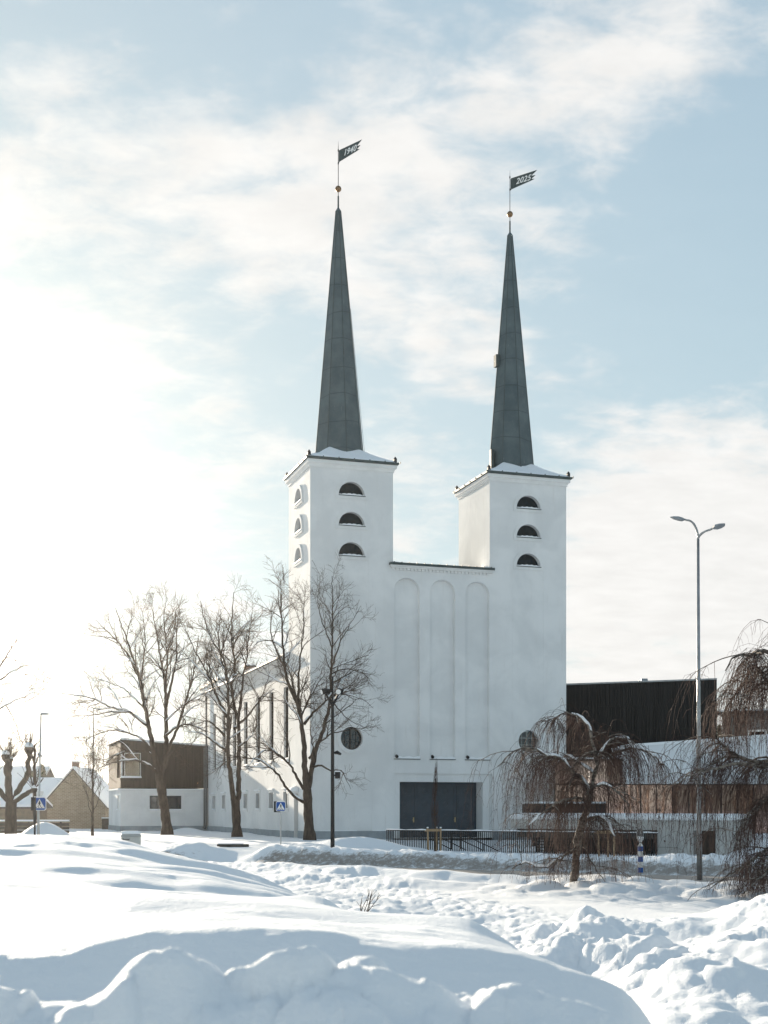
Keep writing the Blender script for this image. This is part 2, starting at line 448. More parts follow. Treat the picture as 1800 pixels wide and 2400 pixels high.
_22 = [.8, 1.2, 1.33, 1.32, 1.23, 1.13, .97, .78, .5, .05, -.2, -.38, -.4, -.4, -.4, -.3, -.28, -.22, -.1, .1, .0, -.4]
_24 = [.8, 1.2, 1.345, 1.345, 1.24, 1.12, .90, .62, .22, -.15, -.32, -.4, -.4, -.4, -.4, -.4, -.4, -.38, -.3, -.1, -.2, -.4]
_28 = [.6, 1.0, 1.15, 1.15, 1.0, .8, .5, .15, -.15, -.35, -.4, -.4, -.4, -.4, -.4, -.4, -.4, -.4, -.4, -.3, -.3, -.4]
_36 = [0, .2, .3, .25, .1, -.1, -.3, -.38] + [-.4] * 14
_z = np.zeros(22)
_rows = [_z, _z + .1, np.array(_F) - .78, np.array(_F) - .26, np.array(_F), np.array(_F) - .12, _T, (np.array(_T) * .62 + np.array(_M2) * .38), _M2, _D66, _M3, _10, _12, _14, _155, _175, _20, _22, _24, _28, _36]
_PXg = np.arange(-1500, 3501, 20.0); _LD = np.linspace(math.log(.3), math.log(36), 420)
_tab = np.array([np.interp(_PXg, T_PX, np.array(r, float)) for r in _rows])
_tab = np.array([np.interp(_LD, np.log(T_D), _tab[:, j]) for j in range(len(_PXg))]).T
def _blur(a, n, ax):
    k = np.exp(-np.linspace(-2, 2, 2 * n + 1) ** 2); k /= k.sum()
    pad = [(0, 0), (0, 0)]; pad[ax] = (n, n); b = np.pad(a, pad, 'edge')
    return sum(k[i] * np.take(b, range(i, i + a.shape[ax]), ax) for i in range(2 * n + 1))
_tab = _blur(_blur(_tab, 3, 0), 3, 1)

RB_P, RB_T, RB_N = (-3.3, 51.9), (.842, -.540), (.540, .842)     # foot of the ploughed bank along the street, its direction and its normal


def ground_h(x, y, detail=True):
    x = np.asarray(x, float); y = np.asarray(y, float)
    d = np.hypot(x, y) + 1e-6
    px = np.where(y > .05 * np.abs(x) + 1e-3, 900 + F * x / np.maximum(y, 1e-3), np.where(x < 0, -1500.0, 3500.0))
    px = np.clip(px, -1500, 3499); dd = np.where(y > 0, y, d)
    ld = np.clip(np.log(np.maximum(dd, .31)), _LD[0], _LD[-1] - 1e-6)
    i = (px + 1500) / 20.0; j = (ld - _LD[0]) / (_LD[1] - _LD[0])
    i0 = np.minimum(i.astype(int), len(_PXg) - 2); j0 = np.minimum(j.astype(int), len(_LD) - 2); fi, fj = i - i0, j - j0
    near = (_tab[j0, i0] * (1 - fi) + _tab[j0, i0 + 1] * fi) * (1 - fj) + (_tab[j0 + 1, i0] * (1 - fi) + _tab[j0 + 1, i0 + 1] * fi) * fj
    # beyond 30 m: street, banks, pavement
    rx, ry = x - RB_P[0], y - RB_P[1]
    a = rx * RB_T[0] + ry * RB_T[1]; q = rx * RB_N[0] + ry * RB_N[1]
    qn = q + .35 * fbm(a * .35, a * 0 + 3.1, 40, 2)
    plateau = -.33 * sst(-4, 3, x) * (1 - sst(72, 80, y) * .6)
    z = np.where(q < 1, -.4, plateau); z = -.4 + (plateau + .4) * sst(.2, 3.0, q)
    left_lift = .42 * sst(-7, -13, x) * sst(30, 44, y); z = z + left_lift * (1 - sst(0, 5, q))
    bm_ = sst(-3.6, -1.6, a)
    bank = bm_ * sst(-.1, 1.25, qn) * (1 - sst(1.7, 3.2, qn)) * np.maximum(.20 - .08 * sst(2, 10, a) + .16 * fbm(a * .5, q * .3, 51, 3) - z, 0)
    z = z + bank
    r1 = sst(5.2, 7.6, a) * .40 * np.exp(-((qn + 8.0) / .95) ** 2) * (1 + .35 * fbm(a * .6, q * 0, 61, 3))
    r2 = sst(4.0, 7.0, a) * .22 * np.exp(-((qn + 10.6 + .5 * fbm(a * .25, a * 0, 66, 2)) / 1.1) ** 2) * (1 + .8 * fbm(a * .5, q * .2, 63, 3))
    r0 = sst(-9, -5, a) * (1 - sst(5.5, 8, a)) * .17 * np.exp(-((qn + 3.6) / 1.3) ** 2) * (1 + .5 * fbm(a * .7, q * .3, 68, 3))
    r1 = r1 * (1 - .5 * sst(8, 15, a)); r2 = r2 * (1 - .5 * sst(8, 15, a))
    z = z + r1 + r2 + r0
    def hump(cx, cy, rx_, ry_, h, s):
        return h * np.exp(-(((x - cx) / rx_) ** 2 + ((y - cy) / ry_) ** 2) * (1 + .5 * fbm(x * .7, y * .7, s, 3)))
    z = z + hump(-8.3, 56.5, 1.5, 1.3, .58, 71) + hump(-16.9, 66.5, 1.35, 1.3, 1.15, 72) + hump(-4.9, 54.6, .8, .6, .26, 73)
    z = z + hump(-.9, 67.5, 2.0, 1.5, .50, 74) + hump(-2.0, 66.0, .9, .9, .22, 75) + hump(17.8, 62, 3.2, 3.0, .95, 76) + hump(-15.8, 107, 1.4, 1.2, .35, 77)
    z = z + hump(-3.6, 60.5, 1.2, .8, .2, 78) + hump(-7.5, 97, 6, 3, .12, 79)
    rw = 2.4 + 5.0 * sst(6, 9, a); road = sst(-rw - .6, -rw, q) * (1 - sst(-.35, .1, q))
    w = sst(26, 36, d) ; w = np.where(px < 700, sst(22, 34, d), w)
    h = near * (1 - w) + z * w
    if detail:
        clod = sst(380, 500, px) * (1 - sst(1500, 1700, px)) * sst(14, 19, d) * (1 - sst(-3.2, -2.2, q))      # trodden snow
        clod = clod * (1 - sst(-.2, 1.1, x + 1.97 - (44 - y) * .293 + .8 * fbm(x * .4, y * .3, 15, 2))) * np.clip(1.15 - near * 1.0, 0, 1)
        h = h + clod * (.045 * lumps(x * 2.6 + .4 * fbm(x * 2, y * 2, 14, 2), y * 1.7, 11, .5) + .038 * lumps(x * 5.6, y * 3.6, 12, .55) + .04 * fbm(x * 1.3, y * 1.0, 13, 3))
        heap = sst(1130, 1330, px) * sst(10.5, 13, d) * (1 - sst(21, 25, d))                              # ploughed lumps at the right
        wx, wy = x + .35 * fbm(x * 1.6, y * 1.6, 28, 3), y + .35 * fbm(x * 1.6, y * 1.6, 29, 3); gate = .25 + .75 * sst(-.15, .2, fbm(x * .45, y * .4, 30, 2)); h = h + heap * .30 * fbm(x * .55, y * .5, 21, 4, .5) + heap * gate * (.10 * np.abs(fbm(wx * 1.3, wy * 1.1, 58, 4, .55)) * 2.2 + .13 * lumps(wx * 1.1, wy * .8, 22, .45) + .07 * lumps(wx * 2.9, wy * 2.2, 23, .45) + .035 * lumps(wx * 6.5, wy * 5, 24, .4))
        slab = sst(1150, 1350, px) * sst(7.5, 9, d) * (1 - sst(11, 13.5, d)); h = h + slab * (.10 * fbm(x * 1.2, y * 1.1, 26, 4) + .03 * lumps(x * 4, y * 3, 27, .5))
        dune = (1 - sst(1050, 1250, px)) * sst(5.6, 9, d) * (1 - sst(24, 30, d))                            # wind drifts
        h = h + dune * ((.23 * fbm(x * .5 + 3, y * .75, 31, 3, .42) - .02) * (.55 + .45 * sst(5, 16, d)) + .035 * fbm(x * 2.2, y * 4.5, 34, 3, .5) * sst(-.1, .25, fbm(x * .4, y * .6, 56, 2)))
        m2 = sst(3.4, 3.9, d) * (1 - sst(5.5, 8, d)) * (1 - sst(1300, 1550, px)); h = h + m2 * (.07 * fbm(x * .9, y * .9, 33, 3, .4) + .015 * fbm(x * 4, y * 6, 57, 3))
        front = sst(1.6, 2.5, d) * (1 - sst(3.3, 4.1, d))                                                 # lumpy rim right before the camera
        gx_, gy_ = x + .10 * fbm(x * 4, y * 4, 37, 3), y + .10 * fbm(x * 4, y * 4, 39, 3); h = h + front * (.062 * lumps(gx_ * 4.4 + .8, gy_ * 3.8, 35, .45) + .03 * fbm(x * 1.7, y * 1.6, 36, 3, .5) + .05 * fbm(gx_ * 5.2, gy_ * 4.4, 55, 4, .5) + .02 * lumps(gx_ * 10, gy_ * 9, 38, .4) - .047)
        chunk = .055 * np.exp(-(((x + .485) / .12) ** 4 + ((y - 2.95) / .14) ** 4)) ; h = h + chunk
        flat = sst(24, 32, d) * (1 - road); h = h + flat * (.02 * fbm(x * .35, y * .8, 41, 3) + .012 * fbm(x * 1.4, y * 1.4, 42, 3))
        bk = bm_ * sst(-.3, .3, q) * (1 - sst(3.0, 4.5, q)); h = h + bk * w * (.10 * lumps(x * 1.9, y * 1.9, 43, .7) + .07 * lumps(x * 4.5, y * 4.5, 44, .7) - .04)
        near_r = sst(4, 7, a) * np.exp(-((q + 9.2) / 2.2) ** 2); h = h + near_r * (.05 * lumps(x * 1.1, y * 1.6, 45, .6) + .05 * fbm(x * .7, y * .7, 46, 3))
        h = h + sst(40, 50, d) * (1 - road) * .05 * fbm(x * .6, y * .5, 47, 4)
        lw = np.exp(-(((x + 8.3) / 1.9) ** 2 + ((y - 56.3) / 1.6) ** 2)) ; h = h + lw * (.09 * lumps(x * 2.4, y * 2.4, 48, .7))
        for (bx, by, r_) in ((4.95, 35, 2.3), (8.6, 31.5, 2.6)):                                           # clods thrown round the birches
            g = np.exp(-(((x - bx) ** 2 + (y - by) ** 2) / (r_ * r_))); h = h + g * (.19 * lumps(x * 1.5, y * 1.2, 49, .75) + .06)
        h = h + road * .03 * fbm(a * .2, q * 2.0, 50, 3)
    dirt = np.clip(road * .95, 0, 1)
    dirt = np.maximum(dirt, bm_ * w * sst(-.5, .15, q) * (1 - sst(.45, 1.35, q)) * .86)
    dirt = np.maximum(dirt, .42 * w * np.exp(-(((x + 8.6) / 1.8) ** 2 + ((y - 55.2) / .7) ** 2)))
    dirt = np.maximum(dirt, .38 * np.exp(-(((x + 14.5) / 2.2) ** 2 + ((y - 72) / .9) ** 2)))
    return h, dirt


def gz(x, y):
    return float(ground_h(np.array([x]), np.array([y]))[0][0])


def build_ground():
    fine = np.arange(-21, 21.001, .075); rest = np.concatenate([np.arange(21.6, 40, .8), np.arange(42, 318, 6.0), np.arange(320, 338.6, .8)])
    ang = np.radians(np.concatenate([fine, rest]))
    rad = np.concatenate([np.geomspace(.45, 42, 620), np.geomspace(42.3, 130, 170)[0:], np.geomspace(135, 2600, 26)])
    A, D = np.meshgrid(ang, rad); X = D * np.sin(A); Y = D * np.cos(A)
    H, dirt = ground_h(X.ravel(), Y.ravel())
    far = sst(120, 260, D.ravel()); H = H * (1 - far)
    na, nr = len(ang), len(rad)
    V = np.stack([X.ravel(), Y.ravel(), H], 1)
    ctr = np.array([[0, 0, 0.0]])
    V = np.concatenate([V, ctr])
    idx = np.arange(nr * na).reshape(nr, na); nx = np.roll(idx, -1, 1)
    q = np.stack([idx[:-1], idx[1:], nx[1:], nx[:-1]], -1).reshape(-1, 4)
    me = bpy.data.meshes.new('snow_ground')
    tri = np.stack([np.full(na, nr * na), idx[0], nx[0]], -1)
    nl = q.size + tri.size
    me.vertices.add(len(V)); me.vertices.foreach_set('co', V.ravel())
    me.loops.add(nl); me.loops.foreach_set('vertex_index', np.concatenate([q.ravel(), tri.ravel()]).astype(np.int32))
    st = np.concatenate([np.arange(len(q)) * 4, len(q) * 4 + np.arange(len(tri)) * 3]).astype(np.int32)
    me.polygons.add(len(q) + len(tri)); me.polygons.foreach_set('loop_start', st)
    me.polygons.foreach_set('use_smooth', [True] * (len(q) + len(tri)))
    me.update(calc_edges=True); me.validate()
    at_ = me.attributes.new('dirt', 'FLOAT', 'POINT'); at_.data.foreach_set('value', np.concatenate([dirt, [0]]).astype(np.float32))
    o = bpy.data.objects.new('ground', me); COL.objects.link(o); me.materials.append(M['ground'])
    tag(o, kind='structure', label='deep snow with drifts, ploughed banks and a brown slushy street', cat='ground')


build_ground()

# ------------------------------------------------------------------ church
TH = math.atan2(1000.0, F) ; CORNER = Vector((-4.42, 80.0, 0))
church = empty('church', CORNER, TH, 'white twin-towered church with green spires and dated weathervanes', 'church')
CM = Matrix.Translation(CORNER) @ Matrix.Rotation(TH, 4, 'Z')


def fu(px, py, v=0.0):
    """(u, z) on the church plane at depth v behind the facade, from a photo pixel."""
    k = (px - CX) / F; c, s = math.cos(TH), math.sin(TH)
    u = (k * (CORNER.y + c * v) - CORNER.x + s * v) / (c - s * k)
    d = CORNER.y + s * u + c * v
    return u, EYE - (py - HOR) / F * d


TW, T2, TOP, BELT, UE, TV = 5.22, 11.58, 22.4, 16.72, 16.83, 5.42
front = lambda p, q, w: (p, -w, q)              # facade: w is how far it stands proud
side = lambda p, q, w: (-w, p, q)               # left flank, p runs back
LUN = [20.77, 18.95, 17.12]; LR = .815

mb = MB()
out = [(0, 0), (UE, 0), (UE, TOP), (T2, TOP), (T2, BELT), (TW, BELT), (TW, TOP), (0, TOP)]
holes = []
for cx in (2.58, 14.21):
    for z in LUN: holes.append(half_moon(cx, z, LR))
    holes.append(circle(cx, 6.08, .70))
NICHE = [(5.30, 6.95), (7.62, 9.27), (9.94, 11.56)]
niches = []
for a, b in NICHE:
    r = (b - a) / 2; niches.append([(a, 4.9), (b, 4.9)] + half_moon((a + b) / 2, 15.98 - r, r))
port = rect(5.32, .02, 11.74, 3.98)
wall_holes(mb, out, holes + niches + [port], front)
for h in holes: reveal(mb, h, front, 0, -.42)
for h in niches: reveal(mb, h, front, 0, -.24, inset=.04, back=True)
reveal(mb, port, front, 0, -.10)
door_hole = rect(5.68, .02, 11.15, 3.48)
wall_holes(mb, port, [door_hole], front, -.10)
reveal(mb, door_hole, front, -.10, -1.2)
facade = mb.build('facade', M['stucco'], church)

for k, u0 in enumerate((0, T2)):
    u1 = TW if k == 0 else UE
    mb = MB()
    fl = lambda p, q, w, u0=u0: (u0 - w, p, q)
    ho = [half_moon(2.68, z, LR) for z in LUN] if k == 0 else []
    if k == 0: ho.append(rect(2.95, .0 + .02, 4.05, 2.75))
    wall_holes(mb, rect(0, 0, TV, TOP), ho, fl)
    for h in ho[:3]: reveal(mb, h, fl, 0, -.42)
    if k == 0: reveal(mb, ho[3], fl, 0, -.35, back=True)
    mb.add([(u1, 0, 0), (u1, TV, 0), (u1, TV, TOP), (u1, 0, TOP)], [(0, 1, 2, 3)])
    mb.add([(u0, TV, 0), (u1, TV, 0), (u1, TV, TOP), (u0, TV, TOP)], [(0, 1, 2, 3)])
    mb.add([(u0, 0, TOP), (u1, 0, TOP), (u1, TV, TOP), (u0, TV, TOP)], [(0, 1, 2, 3)])
    tower = mb.build('tower', M['stucco'], church)
    # slim raised strips that frame the window column
    mb = MB()
    cx = (u0 + u1) / 2
    for s in (-1, 1):
        mb = MB(); mb.box((cx + s * 1.05 - .02, -.012, 8.5), (cx + s * 1.05 + .02, 0.01, 16.9)); mb.build('pilaster_line', M['stucco'], tower)
    # cornice
    def sq(o, z): return [(u0 - o, -o, z), (u1 + o, -o, z), (u1 + o, TV + o, z), (u0 - o, TV + o, z)]
    mb = MB(); mb.loft([sq(.003, TOP - .06), sq(.06, TOP - .06), sq(.06, TOP + .04), sq(.12, TOP + .13), sq(.20, TOP + .17), sq(.20, TOP + .36), sq(.003, TOP + .36)], False, True)
    mb.build('cornice', M['trim'], tower)
    mb = MB(); mb.loft([sq(.19, TOP + .36), sq(.29, TOP + .39), sq(.31, TOP + .50), sq(.27, TOP + .52), sq(-.9, TOP + .62), sq(-2.0, TOP + 1.2)], True, True)
    for s in range(7):
        mb.box((u0 - .3 + .97 * s + .05, -.33, TOP + .44), (u0 - .3 + .97 * s + .09, -.25, TOP + .56)); mb.box((u0 - .32, -.3 + .97 * s + .05, TOP + .44), (u0 - .25, -.3 + .97 * s + .09, TOP + .53))
    mb.build('tower_roof', M['eave'], tower)
    # snow lying on the roof: concave apron up to the spire
    n = 40; vs = []; fs = []
    for i in range(n + 1):
        for j in range(n + 1):
            a, b = -.22 + (u1 - u0 + .44) * i / n, -.22 + (TV + .44) * j / n
            e = min(a + .22, u1 - u0 + .22 - a, b + .22, TV + .22 - b) / 2.82
            h = .10 + .95 * e + 1.0 * e ** 2 + .05 * float(fbm(np.array([a * 1.3 + k * 9]), np.array([b * 1.3]), 5, 3)[0])
            h += .07 * max(0, 1 - abs(b - 1.35) / .5) * float(vnoise(np.array([a * 3.0 + 5 * k]), np.array([b * 3.0]), 8)[0])
            if e < .03: h = .005
            vs.append((u0 + a, b, TOP + .52 + h))
    for i in range(n):
        for j in range(n): fs.append((i * (n + 1) + j, (i + 1) * (n + 1) + j, (i + 1) * (n + 1) + j + 1, i * (n + 1) + j + 1))
    mb = MB(); mb.add(vs, fs); mb.build('roof_snow', M['snow'], tower, True)
    for (a, b) in ((u0 - .1, -.1), (u1 + .1, -.1), (u0 - .1, TV + .1), (u1 + .1, TV + .1)):
        mb = MB(); mb.tube([(a, b, TOP + .5), (a, b, TOP + .58)], .045); mb.box((a - .09, b - .09, TOP + .57), (a + .09, b + .09, TOP + .75)); mb.loft([[(a - .10, b - .10, TOP + .75), (a + .10, b - .10, TOP + .75), (a + .10, b + .10, TOP + .75), (a - .10, b + .10, TOP + .75)], [(a - .02, b - .02, TOP + .9), (a + .02, b - .02, TOP + .9), (a + .02, b + .02, TOP + .9), (a - .02, b + .02, TOP + .9)]])
        mb.build('corner_floodlight', M['iron'], tower)
    # spire
    cx, cy = (u0 + u1) / 2, TV / 2; lean = -.10
    def oc(r, z, off=0.0):
        lx = lean * (z - 23) / 17.0
        return [(cx + lx + r * math.cos(math.pi / 4 * i), cy + r * math.sin(math.pi / 4 * i), z) for i in range(8)]
    mb = MB(); zs = [TOP + .9 + (39.04 - TOP - .9) * i / 24 for i in range(25)]
    rr = lambda z: .172 + (1.60 - .172) * (39.04 - z) / (39.04 - TOP - .9)
    mb.loft([oc(rr(z), z) for z in zs] + [oc(.20, 39.05), oc(.20, 39.09), oc(.05, 39.32)])
    sp = mb.build('spire', M['spire'], church)
    mb = MB()
    for i in range(8):
        a = math.pi / 4 * i
        mb.tube([(cx + lean * (z - 23) / 17 + rr(z) * math.cos(a) * 1.003, cy + rr(z) * math.sin(a) * 1.003, z) for z in (zs[0], zs[-1])], .028, 5)
    mb.build('hip_seam', M['eave'], sp)
    lx = lean * (40 - 23) / 17
    mb = MB(); mb.tube([(cx + lx, cy, 39.2), (cx + lx, cy, 40.05)], [.055, .048], 10)
    mb.build('spire_tip', M['eave'], sp)
    mb = MB()
    if k == 0: mb.tube([(cx + lean * (z - 23) / 17 + rr(z) * .92 + .01, cy - rr(z) * .42, z) for z in (24.0, 27, 30, 33.0)], .010, 5)
    else:
        zz = 30.85; mb.box((cx - rr(zz) - .18 - .06, cy - .2, zz - .38), (cx - rr(zz) + .1 - .06, cy + .2, zz + .38)); mb.build('roof_hatch', M['eave'], sp); mb = MB(); mb.box((cx - rr(24.4) - .14, cy - .55, 23.7), (cx - rr(24.4) + .05, cy - .25, 24.95))
    mb.build('lightning_cable' if k == 0 else 'roof_hatch', M['iron'] if k == 0 else M['eave'], sp)
    top = 43.5 if k == 0 else 43.35
    wv = MB(); wv.tube([(0, 0, 40.0), (0, 0, 42.0), (0, 0, top - .5), (0, 0, top)], [.022, .022, .018, .004], 8)
    for z in (42.10, 42.90): wv.tube([(0, 0, z - .06), (0, 0, z + .06)], .04, 8)
    vane = wv.build('weathervane', M['iron'], church); vane.location = (cx + lx, cy, 0)
    ba = MB(); ba.sphere((0, 0, 40.5), .195, 20, 12); ba.build('ball', M['ball'], vane, True)
    # banner: swings towards the viewer on the right
    azw = -R(41 if k == 0 else 34) - TH
    poly = [(.05, 42.86), (.12, 42.89), (1.98, 42.93), (1.56, 42.67), (1.86, 42.63), (1.56, 42.47), (1.80, 42.41), (1.55, 42.36), (.12, 42.17), (.05, 42.11)]
    if k == 1: poly = [(p, q - .08) for p, q in poly]
    bn = MB(); bn.prism(poly, lambda p, q, w: (p, w, q), -.012, .012)
    ban = bn.build('banner', M['vane'], vane); ban.rotation_euler = (0, 0, azw)
    cu = bpy.data.curves.new('text', 'FONT'); cu.body = '1940' if k == 0 else '2025'; cu.size = .50; cu.shear = .32; cu.extrude = .004; cu.offset = .008; cu.space_character = 1.08; cu.align_x = 'CENTER'; cu.align_y = 'CENTER'
    to = bpy.data.objects.new('tmp', cu); COL.objects.link(to)
    dg = bpy.context.evaluated_depsgraph_get(); me = bpy.data.meshes.new_from_object(to.evaluated_get(dg)); bpy.data.objects.remove(to)
    me.materials.clear(); me.materials.append(M['white'])
    tx = bpy.data.objects.new('date_lettering', me); COL.objects.link(tx); tx.parent = vane
    tx.matrix_local = Matrix.Rotation(azw, 4, 'Z') @ Matrix.Translation((.98, -.022, 42.56 - (.08 if k else 0))) @ Matrix.Rotation(math.pi / 2, 4, 'X')

# half-moon louvre windows
def lunette(fn, cx, z, tw_label=None):
    mb = MB()
    ri, ro = LR, LR + .215
    outer = half_moon(cx, z, ro) + [(cx - ro, z - .22), (cx + ro, z - .22)]
    inner = half_moon(cx, z, ri) + [(cx - ri, z), (cx + ri, z)]
    ring(mb, outer, inner, fn, -.004, PROUD)
    w = mb.build('lunette_window', M['stucco'], church)
    mb = MB(); mb.add([fn(p, q, -.40) for p, q in half_moon(cx, z, LR + .03)], [tuple(range(21))])
    ring(mb, half_moon(cx, z, LR) + [(cx - LR, z)], half_moon(cx, z + .05, LR - .07) + [(cx - LR + .07, z + .05)], fn, -.40, -.30)
    k = z + .10
    while k < z + LR - .08:
        hw = math.sqrt(max(0, (LR - .05) ** 2 - (k - z) ** 2)); mb.add([fn(cx - hw, k, -.33), fn(cx + hw, k, -.33), fn(cx + hw, k + .055, -.385), fn(cx - hw, k + .055, -.385)], [(0, 1, 2, 3)]); k += .072
    for s in (-.27, 0, .27): mb.prism(rect(cx + s - .012, z, cx + s + .012, z + math.sqrt(LR ** 2 - s * s) - .06), fn, -.325, -.30)
    mb.build('louvre', M['louvre'], w)
    mb = MB(); mb.prism([(cx - ri - .01, z - .045), (cx + ri + .05, z - .045), (cx + ri + .05, z - .005), (cx - ri - .01, z - .005)], fn, -.3, PROUD + .035); mb.build('sill_flashing', M['eave'], w)
    mb = MB(); n = 14
    prof = [(cx - ri + .06 + (2 * ri - .1) * i / n, z + .05 + .055 * math.sin(math.pi * i / n) + .02 * math.sin(i * 2.1 + cx)) for i in range(n + 1)]
    mb.prism([(cx - ri + .04, z), (cx + ri - .02, z)] + prof[::-1], fn, -.29, .03); mb.build('sill_snow', M['snow'], w)


for cx in (2.58, 14.21):
    PROUD = .05
    for z in LUN: lunette(front, cx, z)
PROUD = .11
for z in LUN: lunette(side, 2.68, z)

# round windows over the door level
for cx in (2.58, 14.21):
    mb = MB(); ring(mb, circle(cx, 6.08, .93), circle(cx, 6.08, .70), front, -.004, .07); w = mb.build('round_window', M['stucco'], church)
    mb = MB(); mb.add([front(p, q, -.34) for p, q in circle(cx, 6.08, .71)], [tuple(range(32))]); mb.build('pane', M['pane'], w)
    mb = MB(); ring(mb, circle(cx, 6.08, .70), circle(cx, 6.08, .62), front, -.335, -.27)
    for s in (-.36, -.03, .03, .36):
        h = math.sqrt(.66 ** 2 - s * s); mb.prism(rect(cx + s - .011, 6.08 - h, cx + s + .011, 6.08 + h), front, -.33, -.29)
    for s in (-.22, .22):
        h = math.sqrt(.66 ** 2 - s * s); mb.prism(rect(cx - h, 6.08 + s - .011, cx + h, 6.08 + s + .011), front, -.325, -.295)
    mb.build('frame', M['bluepane'] if cx > 10 else M['iron'], w)

# niche sills: snow, drip edge, small spotlight
for a, b in NICHE:
    mb = MB(); mb.box((a - .03, -.05, 4.84), (b + .03, .235, 4.885)); s = mb.build('niche_sill', M['eave'], church)
    mb = MB(); n = 12; pr = [(a + .0 + (b - a) * i / n, 5.02 + .035 * math.sin(i * 1.3 + a)) for i in range(n + 1)]
    mb.prism([(a, 4.887), (b, 4.887)] + pr[::-1], front, -.23, .02); mb.build('sill_snow', M['snow'], s)
    mb = MB(); mb.tube([(a + .15, .02, 4.9), (a + .15, -.02, 5.0)], .03); mb.tube([(a + .13, -.13, 5.0), (a + .17, .08, 5.06)], [.10, .09], 12); mb.build('spotlight', M['black'], church)

# centre block: eave, dentils, low roof
mb = MB(); mb.box((TW - .22, -.24, BELT - .10), (T2 + .2, .5, BELT - .02)); mb.box((TW - .16, -.16, BELT - .18), (T2 + .14, .1, BELT - .10))
for i in range(27): x = TW + .02 + (T2 - TW - .16) * i / 26; mb.box((x - .09, -.07, BELT - .31), (x + .09, .002, BELT - .18))
belt = mb.build('cornice', M['trim'], church)
mb = MB(); mb.box((TW - .26, -.28, BELT - .02), (T2 + .24, .4, BELT + .13)); mb.add([(TW, .4, BELT + .13), (T2, .4, BELT + .13), (T2, TV, BELT + .5), (TW, TV, BELT + .5)], [(0, 1, 2, 3)])
for i in range(14): x = TW + (T2 - TW) * i / 13; mb.box((x - .02, -.31, BELT + .09), (x + .02, -.2, BELT + .17))
mb.build('eave_edge', M['eave'], belt)
mb = MB()
mb.loft([[(TW + .02, y, BELT + .13), (T2 - .02, y, BELT + .13), (T2 - .02, y, BELT + .14 + h), (T2 - .5, y, BELT + .14 + h * .45), (TW + .5, y, BELT + .14 + h * .4), (TW + .02, y, BELT + .14 + h)] for y, h in ((-.18, .02), (.1, .12), (.5, .22), (1.5, .3))]); mb.build('roof_snow', M['snow'], belt, True)
mb = MB(); mb.add([(TW, TV, 0), (T2, TV, 0), (T2, TV, BELT), (TW, TV, BELT)], [(0, 1, 2, 3)]); mb.build('rear_wall', M['stucco'], church)

# great door: four panelled leaves
DV = 1.2
mb = MB(); mb.box((5.6, DV + .06, 0), (11.2, DV + .10, 3.55)); mb.box((5.68, DV - .02, 3.40), (11.15, DV + .06, 3.48)); dframe = mb.build('door_frame', M['door'], church)
edges = [5.70, 7.04, 8.42, 9.80, 11.13]
for i in range(4):
    a, b = edges[i] + .015, edges[i + 1] - .015
    mb = MB(); mb.box((a, DV, .05), (b, DV + .06, 3.40))
    for s in range(4):
        z0 = .16 + s * .80; z1 = z0 + .68
        ring(mb, rect(a + .12, z0, b - .12, z1), rect(a + .17, z0 + .05, b - .17, z1 - .05), lambda p, q, w: (p, DV - w, q), 0, .03)
        c_ = circle((a + b) / 2, (z0 + z1) / 2, .17, 20); c2 = circle((a + b) / 2, (z0 + z1) / 2, .13, 20); ring(mb, c_, c2, lambda p, q, w: (p, DV - w, q), 0, .035)
    leaf = mb.build('door', M['door'], church)
    if i in (0, 2):
        mb = MB(); hx = b - .07; mb.box((hx - .035, DV - .03, .98), (hx + .035, DV, 1.28)); mb.tube([(hx, DV - .03, 1.12), (hx, DV - .09, 1.12), (hx - .12, DV - .09, 1.12)], .014, 6); mb.build('handle', M['brass'], leaf)

# plinth
mb = MB(); mb.box((-.06, -.06, -.6), (5.25, .1, .47)); mb.box((11.8, -.06, -.6), (UE + .06, .1, .47)); mb.box((-.06, .1, -.6), (.1, 2.9, .45)); mb.box((-.06, 4.1, -.6), (.1, 34.4, .42))
pl = mb.build('plinth', M['plinth'], church)
mb = MB()
for a, b in (((.6, -.07, .468), (2.9, .02, .50)), ((3.9, -.07, .468), (5.2, .02, .50)), ((-.07, 6.0, .418), (.02, 14.0, .45)), ((-.07, 16, .418), (.02, 27, .44))):
    mb = MB(); mb.box(a, b); mb.build('plinth_snow', M['snow'], pl)

# side door hood
mb = MB(); mb.box((-.45, 2.75, 2.78), (0, 4.25, 2.90)); hd = mb.build('side_door_hood', M['trim'], church)
mb = MB(); mb.loft([[(-.46, y, 2.90), (0, y, 2.90), (0, y, 2.90 + h * 1.4), (-.3, y, 2.90 + h), (-.44, y, 2.90 + h * .5)] for y, h in ((2.74, .02), (2.9, .2), (3.5, .26), (4.1, .2), (4.26, .02))]); mb.build('hood_snow', M['snow'], hd, True)
mb = MB(); mb.box((.30, 2.97, .0), (.33, 4.03, 2.72)); mb.build('side_door', M['greywall'], church)

